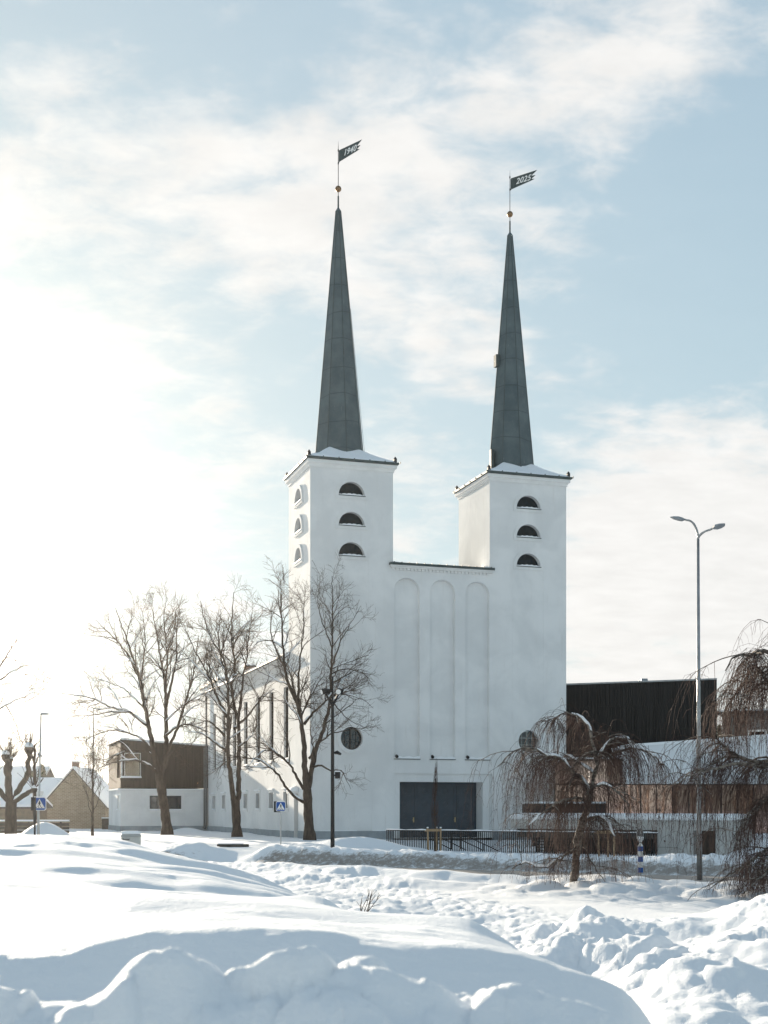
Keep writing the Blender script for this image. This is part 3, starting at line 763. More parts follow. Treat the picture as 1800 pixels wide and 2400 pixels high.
# nave
NV0, NV1, NE = TV, 34.6, 11.45
WIN = [6.35, 10.55, 14.75, 18.95, 23.15, 27.35, 31.55]
mb = MB()
tall = [rect(s - .62, 5.0, s + .62, 9.68) for s in WIN]
low = [rect(s - .58, 1.78, s + .58, 2.92) for s in WIN]
nf = lambda p, q, w: (.04 - w, p, q)
wall_holes(mb, rect(NV0, 0, NV1, NE), tall + low, nf)
for h in tall: reveal(mb, h, nf, 0, -.22)
for h in low: reveal(mb, h, nf, 0, -.26)
mb.add([(.04, NV1, 0), (UE - .04, NV1, 0), (UE - .04, NV1, NE), (8.4, NV1, NE + 2.7), (.04, NV1, NE)], [(0, 1, 2, 3, 4)])
mb.add([(UE - .04, NV0, 0), (UE - .04, NV1, 0), (UE - .04, NV1, NE), (UE - .04, NV0, NE)], [(0, 1, 2, 3)])
mb.build('nave_wall', M['stucco'], church)
mb = MB()
ov = .42
mb.prism([(-ov, NE), (.04, NE - .16), (.04, NE - .0), (8.4, NE + 2.7), (UE, NE), (UE + ov, NE), (8.4, NE + 2.95), (-ov, NE + .12)], lambda p, q, w: (p, w, q), NV0 + .003, NV1 + .3)
nr = mb.build('nave_roof', M['trim'], church)
mb = MB(); mb.tube([(-ov - .06, NV0 + .02, NE + .06), (-ov - .06, NV1 + .3, NE + .06)], .055, 6); mb.build('gutter', M['eave'], nr)
mb = MB(); mb.prism([(-ov + .02, NE + .125), (8.4, NE + 2.955), (UE + ov, NE + .005), (UE + ov, NE + .16), (8.4, NE + 3.12), (-ov + .04, NE + .27)], lambda p, q, w: (p, w, q), NV0 + .003, NV1 + .28); mb.build('roof_snow', M['snow'], nr)
mb = MB(); mb.box((2.2, 29.4, NE + .8), (2.95, 30.1, 13.45)); ch = mb.build('chimney', M['brick'], nr); mb = MB(); mb.box((2.12, 29.32, 13.45), (3.03, 30.18, 13.53)); mb.build('chimney_cap', M['iron'], ch); mb = MB(); mb.box((2.16, 29.36, 13.53), (2.99, 30.14, 13.66)); mb.build('chimney_snow', M['snow'], ch)
for s in WIN:
    mb = MB(); mb.prism(rect(s - .62, 5.0, s + .62, 9.68), nf, -.23, -.20); w = mb.build('tall_window', M['pane'], church)
    mb = MB(); ring(mb, rect(s - .62, 5.0, s + .62, 9.68), rect(s - .55, 5.07, s + .55, 9.61), nf, -.20, -.14)
    mb.prism(rect(s - .02, 5.05, s + .02, 9.62), nf, -.20, -.15)
    for q in range(1, 8): mb.prism(rect(s - .55, 5.0 + q * .58, s + .55, 5.03 + q * .58), nf, -.2, -.16)
    mb.build('frame', M['iron'], w)
    mb = MB(); mb.loft([[(.05 - x, s - .66 - x * .1, z - .02), (.05 - x, s + .66, z - .02), (.05 - x, s + .66, z + h), (.05 - x, s - .66, z + h)] for x, z, h in ((-.2, 5.0, .16), (.0, 4.98, .12), (.14, 4.95, .06), (.2, 4.94, .02))]); mb.build('sill_snow', M['snow'], w)
    mb = MB(); mb.prism(rect(s - .58, 1.78, s + .58, 2.92), nf, -.27, -.24); w = mb.build('low_window', M['pane'], church)
    mb = MB(); ring(mb, rect(s - .58, 1.78, s + .58, 2.92), rect(s - .52, 1.84, s + .52, 2.86), nf, -.24, -.18); mb.prism(rect(s - .02, 1.84, s + .02, 2.86), nf, -.24, -.19); mb.build('frame', M['iron'], w)
    mb = MB(); ring(mb, rect(s - .78, 1.62, s + .78, 3.10), rect(s - .58, 1.78, s + .58, 2.92), nf, -.005, .05); mb.build('surround', M['trim'], w)
    mb = MB(); mb.box((-.10, s - .78, 3.095), (.045, s + .78, 3.19)); mb.build('head_snow', M['snow'], w); mb = MB(); mb.box((-.06, s - .56, 1.785), (.24, s + .56, 1.87)); mb.build('sill_snow', M['snow'], w)
mb = MB(); mb.box((1.0, NV1 + .003, 0), (13.5, NV1 + 9, 12.75)); chn = mb.build('chancel', M['stucco'], church); mb = MB(); mb.box((.9, NV1 - .05 + .3, 12.75), (13.6, NV1 + 9.1, 12.95)); c2 = mb.build('chancel_eave', M['eave'], chn)
mb = MB(); mb.box((.95, NV1 + .32, 12.95), (13.55, NV1 + 9.05, 13.1)); mb.build('chancel_snow', M['snow'], chn)
for v_, zt in ((34.35, 11.4), (34.0, 7.0)):
    mb = MB(); du = -.12 if zt > 9 else -.16; mb.tube([(du, v_ - (0 if zt > 9 else .0), zt), (du, v_, .35), (du - .15, v_ - .15, .2)], .085, 10)
    if zt > 9: mb.build('downpipe', M['greywall'], church)
# ------------------------------------------------------------------ left annex of the church
ALV = 34.55
annex = empty('annex', CM @ Vector((0, ALV, 0)), TH, 'two-storey church annex with white plastered base and dark boarded upper floor', 'building')
AX0, AX1, AD = -7.25, -.3, 9.0
af = lambda p, q, w: (p, -w, q)
mb = MB(); win = rect(-4.85, 1.75, -2.2, 2.95)
wall_holes(mb, rect(AX0, 0, .03, 3.45), [win], af); reveal(mb, win, af, 0, -.2)
al = lambda p, q, w: (AX0 - w, p, q); win2 = rect(1.2, 1.75, 2.2, 2.95)
wall_holes(mb, rect(0, 0, AD, 3.45), [win2], al); reveal(mb, win2, al, 0, -.3, back=True)
mb.add([(AX0, 0, 3.45), (.03, 0, 3.45), (.03, AD, 3.45), (AX0, AD, 3.45)], [(0, 1, 2, 3)]); mb.add([(AX0, AD, 0), (.03, AD, 0), (.03, AD, 3.45), (AX0, AD, 3.45)], [(0, 1, 2, 3)])
mb.build('wall', M['stucco'], annex)
mb = MB(); mb.box((AX0 - .05, -.05, -.6), (.03, .1, .42)); mb.box((AX0 - .05, .1, -.6), (AX0 + .1, AD, .42)); mb.build('plinth', M['plinth'], annex)
mb = MB(); mb.prism(win, af, -.22, -.19); w = mb.build('window', M['pane'], annex)
mb = MB(); ring(mb, win, rect(-4.78, 1.82, -2.27, 2.88), af, -.19, -.12)
for x in (-4.2, -3.15): mb.prism(rect(x - .03, 1.8, x + .03, 2.9), af, -.19, -.13)
mb.build('frame', M['iron'], w)
mb = MB(); ring(mb, rect(-5.1, 1.55, -1.95, 3.1), win, af, -.005, .05); mb.build('surround', M['trim'], w)
mb = MB(); mb.box((-4.86, -.09, 1.752), (-2.18, .17, 1.84)); mb.build('sill_snow', M['snow'], w)
mb = MB(); mb.box((AX0 - .16, 1.1, 2.96), (AX0 + .0, 2.3, 3.08)); mb.build('head_snow', M['snow'], annex); mb = MB(); mb.box((AX0 - .1, 1.15, 1.755), (AX0 + .28, 2.25, 1.86)); mb.build('side_sill_snow', M['snow'], annex)
# boarded upper floor: roof falls to the right, a corner window cut into the left front corner
z0, zl, zr = 3.62, 7.52, 7.08
ztop = lambda x: zl + (zr - zl) * (x - AX0) / (AX1 - AX0)
mb = MB()
cw = [(AX0 + .35, 4.45), (AX0 + 1.62, 4.45), (AX0 + 1.62, 6.45), (AX0 + .35, 6.45)]
out = [(AX0, z0), (.03, z0), (.03, ztop(.03)), (AX0, zl)]
wall_holes(mb, out, [cw], af, .0); reveal(mb, cw, af, 0, -.5)
sw = rect(.5, 4.45, 2.6, 6.45)
wall_holes(mb, [(0, z0), (AD, z0), (AD, zl), (0, zl)], [sw], al, 0); reveal(mb, sw, al, 0, -.3)
mb.add([(AX0, 0, z0), (.03, 0, z0), (.03, AD, z0), (AX0, AD, z0)], [(0, 1, 2, 3)])
mb.add([(AX0, AD, z0), (.03, AD, z0), (.03, AD, ztop(.03)), (AX0, AD, zl)], [(0, 1, 2, 3)])
x = AX0 + .02; rnd = random.Random(3)
while x < 0:
    w_ = rnd.uniform(.07, .14); xa, xb = x, min(x + w_ - .03, .0)
    segs = [(z0 + .01, 4.42), (6.48, ztop(x) - .02)] if AX0 + .26 < xb and xa < AX0 + 1.7 else [(z0 + .01, ztop(x) - .02)]
    for za, zb in segs: mb.box((xa, -.045, za), (xb, 0.0, zb))
    x += w_
mb.build('boarded_storey', M['timber'], annex)
mb = MB(); mb.prism(cw, af, -.34, -.31); w = mb.build('corner_window', M['paleglass'], annex)
mb = MB(); ring(mb, [(p + (.04 if p > AX0 + 1 else -.04), q + (.04 if q > 5 else -.04)) for p, q in cw], cw, af, -.3, .07); mb.prism(rect(AX0 + .02, 4.4, AX0 + .14, 6.5), af, -.1, .06); mb.build('frame', M['white'], w)
mb = MB(); mb.prism([(AX0 - .05, 4.25), (AX0 + 1.75, 4.25), (AX0 + 1.75, 4.42), (AX0 - .05, 4.42)], af, -.2, .12); mb.build('sill', M['timber'], w)
mb = MB(); mb.prism([(AX0 - .02, 4.422), (AX0 + 1.73, 4.422), (AX0 + 1.70, 4.56), (AX0 + .05, 4.58)], af, -.25, .11); mb.build('sill_snow', M['snow'], w)
mb = MB(); mb.prism(sw, al, -.3, -.27); mb.build('side_window', M['paleglass'], annex)
mb = MB(); mb.prism([(AX0 - .12, zl), (.03, ztop(.03)), (.03, ztop(.03) + .08), (AX0 - .12, zl + .08)], lambda p, q, w: (p, w, q), -.14, AD + .1); rf = mb.build('roof', M['iron'], annex)
mb = MB(); mb.prism([(AX0 - .08, zl + .083), (.02, ztop(.02) + .083), (.02, ztop(.02) + .22), (AX0 - .02, zl + .24)], lambda p, q, w: (p, w, q), -.10, AD); mb.build('roof_snow', M['snow'], rf)
mb = MB(); mb.box((AX0 - .10, -.09, 3.452), (.03, .12, 3.53)); mb.build('ledge_snow', M['snow'], annex); mb = MB(); mb.box((AX0 - .18, .12, 3.452), (AX0, AD, 3.56)); mb.build('ledge_snow', M['snow'], annex)
mb = MB(); mb.tube([(-.28, -.13, 7.0), (-.28, -.13, .4), (-.4, -.25, .25)], .07, 8); mb.build('downpipe', M['greywall'], annex)

# ------------------------------------------------------------------ concert hall at the right
hall = empty('concert_hall', at(1500, 1900, 82), 0, 'modern hall with black ribbed upper block, white panel band and copper-tinted glass', 'building')
hall.location.z = 0; HX, HY = hall.location.x, hall.location.y
def hx(px, d): return (px - CX) / F * d - HX
# black ribbed block
mb = MB(); dl, dr = 90.0, 87.5; xl, xr = hx(1318, dl), hx(1680, dr); zl_ = EYE + (1900 - 1606) / F * dl; zr_ = EYE + (1900 - 1593) / F * dr
P = lambda t, w, z: (xl + (xr - xl) * t + w * .0, dl - HY + (dr - dl) * t - w, z)
zt = lambda t: zl_ + (zr_ - zl_) * t
mb.add([P(0, 0, 4), P(1, 0, 4), P(1, 0, zr_), P(0, 0, zl_), P(0, -16, 4), P(1, -16, 4), P(1, -16, zr_), P(0, -16, zl_)], [(0, 1, 2, 3), (1, 5, 6, 2), (5, 4, 7, 6), (4, 0, 3, 7), (3, 2, 6, 7), (0, 4, 5, 1)])
blk = mb.build('black_block', M['clad'], hall)
rnd = random.Random(11); mb = MB(); L = xr - xl
for tier in range(4):
    za = 4.0 + tier * 1.55; zb = za + 1.53; t = 0
    if tier == 3: za, zb = 8.65, None
    while t < .995:
        w_ = rnd.choice((.06, .09, .09, .14, .2)) / L; g = rnd.choice((.05, .05, .09, .14)) / L; t2 = min(t + w_, .999); dp = rnd.choice((.035, .06, .085))
        a, b = (zt(t) - .03, zt(t2) - .03) if zb is None else (zb, zb)
        mb.add([P(t, .001, za), P(t2, .001, za), P(t2, .001, b), P(t, .001, a), P(t, dp, za), P(t2, dp, za), P(t2, dp, b), P(t, dp, a)], [(4, 5, 6, 7), (0, 4, 7, 3), (5, 1, 2, 6), (3, 7, 6, 2), (0, 1, 5, 4)]); t = t2 + g
mb.build('cladding_ribs', M['clad'], blk)
mb = MB(); mb.add([P(0, .06, zl_), P(1, .06, zr_), P(1, .06, zr_ + .10), P(0, .06, zl_ + .10), P(0, -16, zl_), P(1, -16, zr_), P(1, -16, zr_ + .10), P(0, -16, zl_ + .10)], [(0, 1, 2, 3), (1, 5, 6, 2), (4, 0, 3, 7), (3, 2, 6, 7), (0, 4, 5, 1)]); mb.build('roof_edge', M['galv'], blk)
mb = MB(); q = P(.60, -3, zt(.6) + .1); mb.box((q[0] - .45, q[1], q[2] - .1), (q[0] + .45, q[1] + 1, q[2] + .28)); mb.tube([(q[0] - .2, q[1] + .5, q[2] + .28), (q[0] + .25, q[1] + .5, q[2] + .28)], .2, 10); mb.build('roof_vent', M['galv'], blk)
# white panel band, its top climbing to the right
DB = 80.0
def bz(py, d=DB): return EYE + (HOR - py) / F * d
def bx(px, d=DB): return (px - CX) / F * d - HX
by = DB - HY
pts = [(bx(1466), bz(1751)), (bx(1640), bz(1739)), (bx(1800), bz(1727)), (bx(1990), bz(1713))]
mb = MB(); low_ = bz(1837)
mb.prism([(bx(1990), low_), (bx(1466), low_)] + pts, lambda p, q, w: (p, by + w, q), 0, 5.0); band = mb.build('white_band', M['panel'], hall)
mb = MB(); mb.prism([(p, q + .003) for p, q in pts] + [(p, q + .16) for p, q in pts[::-1]], lambda p, q, w: (p, by + w, q), -.05, 5.0); mb.build('roof_snow', M['snow'], band)
mb = MB()
for px in (1520, 1595.5, 1671, 1746, 1822): mb.box((bx(px) - .012, by - .008, low_), (bx(px) + .012, by + .01, bz(1751) + .2))
mb.box((bx(1466), by - .03, bz(1751) - .02), (bx(1470), by + .01, bz(1751) + .02)); mb.build('panel_joint', M['greywall'], band)
# copper-tinted glazing: an upper corner box, then the long strip
gy = DB + 1.0 - HY
gx = lambda px: bx(px, DB + 1)
gzz = lambda py: bz(py, DB + 1)
mb = MB(); mb.box((gx(1300), gy + .02, -.6), (gx(1990), gy + .3, gzz(1838))); mb.build('glass_backing', M['black'], hall)
panes = [(1300, 1352), (1352, 1388), (1388, 1426), (1426, 1464), (1464, 1501), (1501, 1538), (1538, 1576), (1576, 1614), (1614, 1652), (1652, 1690), (1690, 1728), (1728, 1766), (1766, 1804), (1804, 1842), (1842, 1990)]
for a, b in panes:
    mb = MB(); mb.prism(rect(gx(a) + .03, -.5, gx(b) - .03, gzz(1840)), lambda p, q, w: (p, gy + w + .012 * math.sin(a), q), -.03, .0)
    mb.build('glass_pane', M['copper'] if a < 1540 else M['smoke'], hall)
for a, b, m_ in ((1300, 1380, 'copper'), (1380, 1424, 'copper'), (1424, 1466, 'smoke')):
    mb = MB(); mb.prism(rect(gx(a) + .03, gzz(1836), gx(b) - .03, gzz(1783)), lambda p, q, w: (p, gy + w, q), -.03, .25); mb.build('glass_pane', M[m_], hall)
mb = MB(); mb.box((gx(1300), gy - .06, gzz(1783)), (gx(1466), gy + 5.0, gzz(1779))); mb.build('glass_roof', M['black'], hall)
mb = MB(); mb.box((gx(1300), gy - .02, gzz(1779) + .002), (gx(1466), gy + 5.0, gzz(1779) + .1)); mb.build('roof_snow', M['snow'], hall)
mb = MB()
for a, b in panes: mb.box((gx(a) - .03, gy - .10, -.5), (gx(a) + .03, gy, gzz(1838)))
mb.box((gx(1300), gy - .12, gzz(1839)), (gx(1990), gy + .3, gzz(1836))); mb.build('mullions', M['black'], hall)

# the black slab over the stairs by the church door
slab = empty('stair_canopy', at(1330, 1900, 74), 0, 'low black flat canopy under a strip of snow beside the church', 'canopy'); slab.location.z = 0
sx, sy = slab.location.x, slab.location.y; d0 = 74.0
X = lambda px: (px - CX) / F * d0 - sx
Z = lambda py: EYE + (HOR - py) / F * d0
mb = MB(); mb.box((X(1239), 0, Z(1912)), (X(1422), 3.5, Z(1884))); mb.build('slab', M['black'], slab)
mb = MB(); mb.box((X(1239) + .02, .02, Z(1884) + .002), (X(1422) - .02, 3.4, Z(1884) + .12)); bevel(mb.build('snow_cap', M['snow'], slab), .05, 3)
mb = MB(); mb.box((X(1250), .3, -.6), (X(1250) + .2, .5, Z(1912))); mb.build('post', M['black'], slab); mb = MB(); mb.box((X(1405), .3, -.6), (X(1405) + .2, .5, Z(1912))); mb.build('post', M['black'], slab)

# ------------------------------------------------------------------ concrete entrance and its railing
RA, RB = Vector((.13, 70.0, 0)), Vector((12.2, 59.5, 0)); RD = (RB - RA).normalized(); RNn = Vector((-RD.y, RD.x, 0)); RL = (RB - RA).length
def rp(s, w, z): p = RA + RD * s + RNn * w; return Vector((p.x, p.y, z))
def s_of(px, w=0.0):
    k = (px - CX) / F; o = RA + RNn * w
    return (k * o.y - o.x) / (RD.x - k * RD.y)
conc = empty('concrete_entrance', rp(s_of(1450), .6, 0), math.atan2(RD.y, RD.x), 'grey concrete ramp entrance with snow-capped lintel and rounded right end', 'entrance')
cs = s_of(1450); S = lambda px: s_of(px, .6) - cs
zt_ = 1.27
cf = lambda p, q, w: (p, -w, q)
# plan outline with a rounded right end
def plan(inset, s0, s1, dep, r=1.1):
    pts = [(s0 + inset, dep - inset), (s0 + inset, inset)]
    for i in range(9):
        a = -math.pi / 2 + math.pi / 2 * i / 8; pts.append((s1 - r + (r - inset) * math.cos(a), r + (r - inset) * math.sin(a)))
    pts.append((s1 - inset, dep - inset)); return pts
s0, s1, sp_, se = S(1197), S(1692), S(1541), S(1625)
pl = plan(0, s0, s1, 3.0)
mb = MB(); mb.prism(pl, lambda p, q, w: (p, q, w), .82, zt_); mb.build('lintel', M['concrete'], conc)
mb = MB(); mb.box((sp_, .004, -.7), (se, 2.6, .82)); mb.build('pier', M['concrete'], conc)
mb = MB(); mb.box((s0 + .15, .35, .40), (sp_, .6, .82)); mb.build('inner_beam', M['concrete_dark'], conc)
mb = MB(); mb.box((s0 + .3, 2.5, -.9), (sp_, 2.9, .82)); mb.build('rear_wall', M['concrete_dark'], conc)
mb = MB()
x = S(1235)
while x < sp_ - .05: mb.box((x, .75, -.6), (x + .05, .80, .40)); x += .16
for z in np.arange(-.4, .4, .14): mb.box((S(1235), .81, z), (S(1350), .84, z + .05))
mb.build('louvre_screen', M['black'], conc)
mb = MB(); mb.box((se, .30, -.7), (S(1680), .36, .82)); mb.build('dark_door', M['timber'], conc)
mb = MB(); mb.prism(plan(.0, S(1678), s1, 2.9, .3), lambda p, q, w: (p, q, w), -.7, .82); mb.build('rounded_end', M['concrete'], conc)
mb = MB()
mb.loft([[(p, q, z + .035 * math.sin(p * 1.1) * (z > 1.4)) for p, q in plan(i_, s0, s1, 3.0)] for i_, z in ((.0, zt_ + .003), (-.05, zt_ + .08), (-.03, zt_ + .2), (.08, zt_ + .29), (.4, zt_ + .33))]); mb.build('snow_cap', M['snow'], conc, True)
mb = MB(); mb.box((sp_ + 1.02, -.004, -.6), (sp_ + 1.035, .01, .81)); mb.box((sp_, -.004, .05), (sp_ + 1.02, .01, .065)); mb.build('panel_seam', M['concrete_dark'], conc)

rail = empty('railing', RA, math.atan2(RD.y, RD.x), 'long black bar railing topped with snow in front of the church door', 'railing')
ZB, ZT = -.38, .70
npan = 8; pan = RL / npan
for k in range(npan):
    mb = MB(); n = int(pan / .118); a0 = k * pan
    for i in range(n + 1):
        x = a0 + pan * i / (n + 1) + .03; mb.box((x - .022, -.012, ZB), (x + .022, .012, ZT - .04))
    mb.build('bar_panel', M['black'], rail)
mb = MB(); mb.box((0, -.03, ZT - .04), (RL, .03, ZT)); mb.build('top_rail', M['black'], rail)
mb = MB(); n = 60; pr = [(RL * i / n, ZT + .045 + .018 * math.sin(i * .9) + .01 * math.sin(i * 2.3)) for i in range(n + 1)]
mb.prism([(0, ZT + .002), (RL, ZT + .002)] + pr[::-1], lambda p, q, w: (p, w, q), -.04, .04); mb.build('rail_snow', M['snow'], rail)
for i, (pw, lbl) in enumerate(((2.3, 'farther'), (1.1, 'nearer'))):
    h = empty('stair_handrail', rp(.3 + i * 2.2, 2.4 - i * .2, 0), math.atan2(RD.y, RD.x), ('black stepped handrail slanting down behind the railing, beside its left end', 'black stepped handrail slanting down behind the railing, just left of the staked sapling')[i], 'handrail', 'handrails of the sunken stair')
    mb = MB()
    for dz in (0, -.34): mb.tube([(0, 0, .52 + dz), (.8, 0, .50 + dz), (4.2, 0, -.75 + dz)], .028, 6)
    mb.build('rail', M['black'], h)
    for x, z in ((.1, .5), (.7, .5), (2.2, 0)):
        mb = MB(); mb.tube([(x, 0, z), (x, 0, z - 1.2)], .025, 6); mb.build('post', M['black'], h)

# ------------------------------------------------------------------ far houses, barn, fences
def house(name, label, px0, px1, d, z_eave, z_ridge, dep, wall, loc_py=None, rz=0.0, gable_front=True, cat='house'):
    p0, p1 = at(px0, HOR, d), at(px1, HOR, d); w = (p1 - p0).length
    r = empty(name, Vector(((p0.x + p1.x) / 2, d, 0)), rz, label, cat)
    mb = MB()
    if gable_front:
        mb.prism([(-w / 2, -1), (w / 2, -1), (w / 2, z_eave), (0, z_ridge), (-w / 2, z_eave)], lambda p, q, s: (p, s, q), 0, dep); mb.build('wall', wall, r)
        mb = MB(); ov = .25; th = .14; sl = (z_ridge - z_eave) / (w / 2)
        e = z_eave - sl * ov
        mb.prism([(-w / 2 - ov, e + .02), (0, z_ridge + .02), (w / 2 + ov, e + .02), (w / 2 + ov, e + .1), (0, z_ridge + .1), (-w / 2 - ov, e + .1)], lambda p, q, s: (p, s, q), -.12, dep + .1); ro = mb.build('roof', M['iron'], r)
        mb = MB(); mb.prism([(-w / 2 - ov, e + .103), (0, z_ridge + .103), (w / 2 + ov, e + .103), (w / 2 + ov * .9, e + .32), (0, z_ridge + .30), (-w / 2 - ov * .9, e + .32)], lambda p, q, s: (p, s, q), -.16, dep + .1); mb.build('roof_snow', M['snow'], ro)
    else:
        mb.box((-w / 2, 0, -1), (w / 2, dep, z_eave)); mb.build('wall', wall, r)
        mb = MB(); mb.prism([(-.4, z_eave - .1), (dep / 2, z_ridge), (dep + .4, z_eave - .1), (dep + .4, z_eave + .02), (dep / 2, z_ridge + .12), (-.4, z_eave + .02)], lambda p, q, s: (s, p, q), -w / 2 - .4, w / 2 + .4); ro = mb.build('roof', M['iron'], r)
        mb = MB(); mb.prism([(-.4, z_eave + .023), (dep / 2, z_ridge + .123), (dep + .4, z_eave + .023), (dep + .4, z_eave + .25), (dep / 2, z_ridge + .35), (-.4, z_eave + .25)], lambda p, q, s: (s, p, q), -w / 2 - .4, w / 2 + .4); mb.build('roof_snow', M['snow'], ro)
    return r, w, ro


barn, bw, bro = house('stone_barn', 'limestone barn with snowy gable roof and brick chimney', 97, 247, 126, 2.15, 5.6, 9, M['stone'])
mb = MB(); c_ = at(178, HOR, 128).x - barn.location.x; mb.box((c_ - .3, 1.6, 4.0), (c_ + .3, 2.2, 6.35)); ch = mb.build('chimney', M['brick'], barn); mb = MB(); mb.box((c_ - .33, 1.57, 6.35), (c_ + .33, 2.23, 6.45)); mb.build('chimney_snow', M['snow'], ch)
hs, w_, ro_ = house('white_house', 'pale low house with broad snowy roof left of the stone barn', -60, 130, 150, 2.6, 5.2, 9, M['palewall'], gable_front=False)
mb = MB(); mb.prism(rect(1.0, 1.2, 1.9, 2.3), lambda p, q, w: (p, -w, q), -.02, .03); mb.build('window', M['pane'], hs)
mb = MB(); mb.box((2.0, -.25, 2.9), (2.9, 1.2, 3.9)); mb.build('dormer', M['palewall'], ro_)
h2, w_, r_ = house('distant_roof_house', 'pale house with snowy ridge rising behind the white house', -40, 92, 185, 5.2, 7.7, 9, M['palewall'], gable_front=False)
sh, w_, r_ = house('brown_shed', 'low brown boarded shed under thick snow at left edge', -60, 84, 118, 2.0, 2.5, 4, M['brownwall'], gable_front=False, cat='shed')
rh = empty('grey_apartment_house', at(1693, HOR, 112), R(-28), 'grey rendered house with flat overhanging roof at the right edge', 'house'); rh.location.z = 0
mb = MB(); mb.box((0, 0, -1), (13, 9, 9.75)); mb.build('wall', M['greywall'], rh)
mb = MB(); mb.box((-.5, -.6, 9.75), (13.5, 9.5, 9.95)); r_ = mb.build('roof', M['iron'], rh); mb = MB(); mb.box((-.4, -.5, 9.953), (13.4, 9.4, 10.1)); mb.build('roof_snow', M['snow'], r_)
for i, x in enumerate((2.9, 6.6)):
    mb = MB(); mb.box((x - .65, -.02, 6.6), (x + .65, .05, 8.3)); w = mb.build('window', M['pane'], rh)
    mb = MB(); ring(mb, rect(x - .75, 6.5, x + .75, 8.4), rect(x - .6, 6.65, x + .6, 8.25), lambda p, q, w: (p, -w, q), -.0, .06); mb.box((x - .24, -.05, 6.65), (x - .16, .0, 8.25)); mb.build('frame', M['white'], w)
    mb = MB(); mb.box((x - .75, -.14, 6.42), (x + .75, .0, 6.52)); mb.build('sill_snow', M['snow'], w)
mb = MB(); mb.box((.2, -.06, 5.4), (1.9, -.01, 9.2)); mb.build('dark_panel', M['concrete_dark'], rh)

sc_ = empty('slatted_bin_screen', at(251, HOR, 121), 0, 'dark slatted screen with snow on top between barn and annex', 'screen'); sc_.location.z = 0
mb = MB()
for i in range(22): x = -.45 + i * .075; mb.box((x - .028, 0, -.3), (x + .028, .06, 1.0))
mb.box((-.48, .06, -.3), (1.2, .12, .98)); mb.build('slats', M['slat'], sc_); mb = MB(); mb.box((-.5, -.06, 1.0), (1.22, .2, 1.09)); mb.build('snow_cap', M['snow'], sc_)
lf = empty('low_board_fence', at(60, HOR, 92), 0, 'low dark board fence with snow along its top left of the barn', 'fence'); lf.location.z = 0
for i in range(7):
    x = -4.2 + i * 1.1; mb = MB(); mb.box((x - .05, .04, -.4), (x + .05, .14, .95)); mb.build('post', M['slat'], lf)
mb = MB()
for z in (.25, .5, .75): mb.box((-4.4, 0, z - .1), (3.0, .04, z + .1))
mb.build('boards', M['slat'], lf); mb = MB(); mb.box((-4.4, -.08, .96), (3.0, .2, 1.08)); mb.build('snow_cap', M['snow'], lf)

# ------------------------------------------------------------------ street lamps and signs
def lamp_head(mb, base, direction, L_=.62, tilt=.10):
    """A flat LED luminaire: plan like a leaf, thin at the tip."""
    d = Vector(direction).normalized(); s = d.cross(Vector((0, 0, 1))).normalized(); u = s.cross(d)
    rings = []
    for t, hw, up, dn in ((0, .05, .03, .04), (.12, .12, .05, .06), (.4, .17, .065, .05), (.75, .14, .04, .035), (1, .03, .008, .012)):
        c = base + d * (t * L_); rings.append([c + s * hw - u * dn * .8, c + s * hw * .8 + u * up * .5, c + u * up, c - s * hw * .8 + u * up * .5, c - s * hw - u * dn * .8, c - u * dn])
    mb.loft(rings)


base = at(1640, 2063, 40.4); base.z = gz(base.x, base.y) - .1
lamp = empty('double_arm_street_lamp', base, 0, 'tall grey steel street lamp with two curved arms', 'street lamp')
fz = EYE + (HOR - 1263) / F * 40.4 - base.z
mb = MB(); mb.tube([(0, 0, 0), (-.02, 0, 2.2), (-.03, 0, 4.5), (-.05, 0, fz)], [.088, .076, .062, .042], 14); mb.build('pole', M['galv'], lamp, True)
for dx, dy, hh, tip in ((-.44, .10, .60, 0), (.38, -.5, .22, 1)):
    pts = []
    for i in range(13):
        t = i / 12; pts.append(Vector((-.05 + dx * (1 - math.cos(t * math.pi / 2)) * .72, dy * (1 - math.cos(t * math.pi / 2)) * .72, fz - .02 + hh * math.sin(t * math.pi / 2))))
    pts.append(pts[-1] + Vector((dx * .2, dy * .2, .03)))
    mb = MB(); mb.tube(pts, [.036] * 8 + [.03] * 6, 10); arm = mb.build('arm', M['galv'], lamp, True)
    mb = MB(); lamp_head(mb, pts[-1], Vector((dx, dy, .10)), .42); mb.build('lamp_head', M['lamp_grey'], arm)

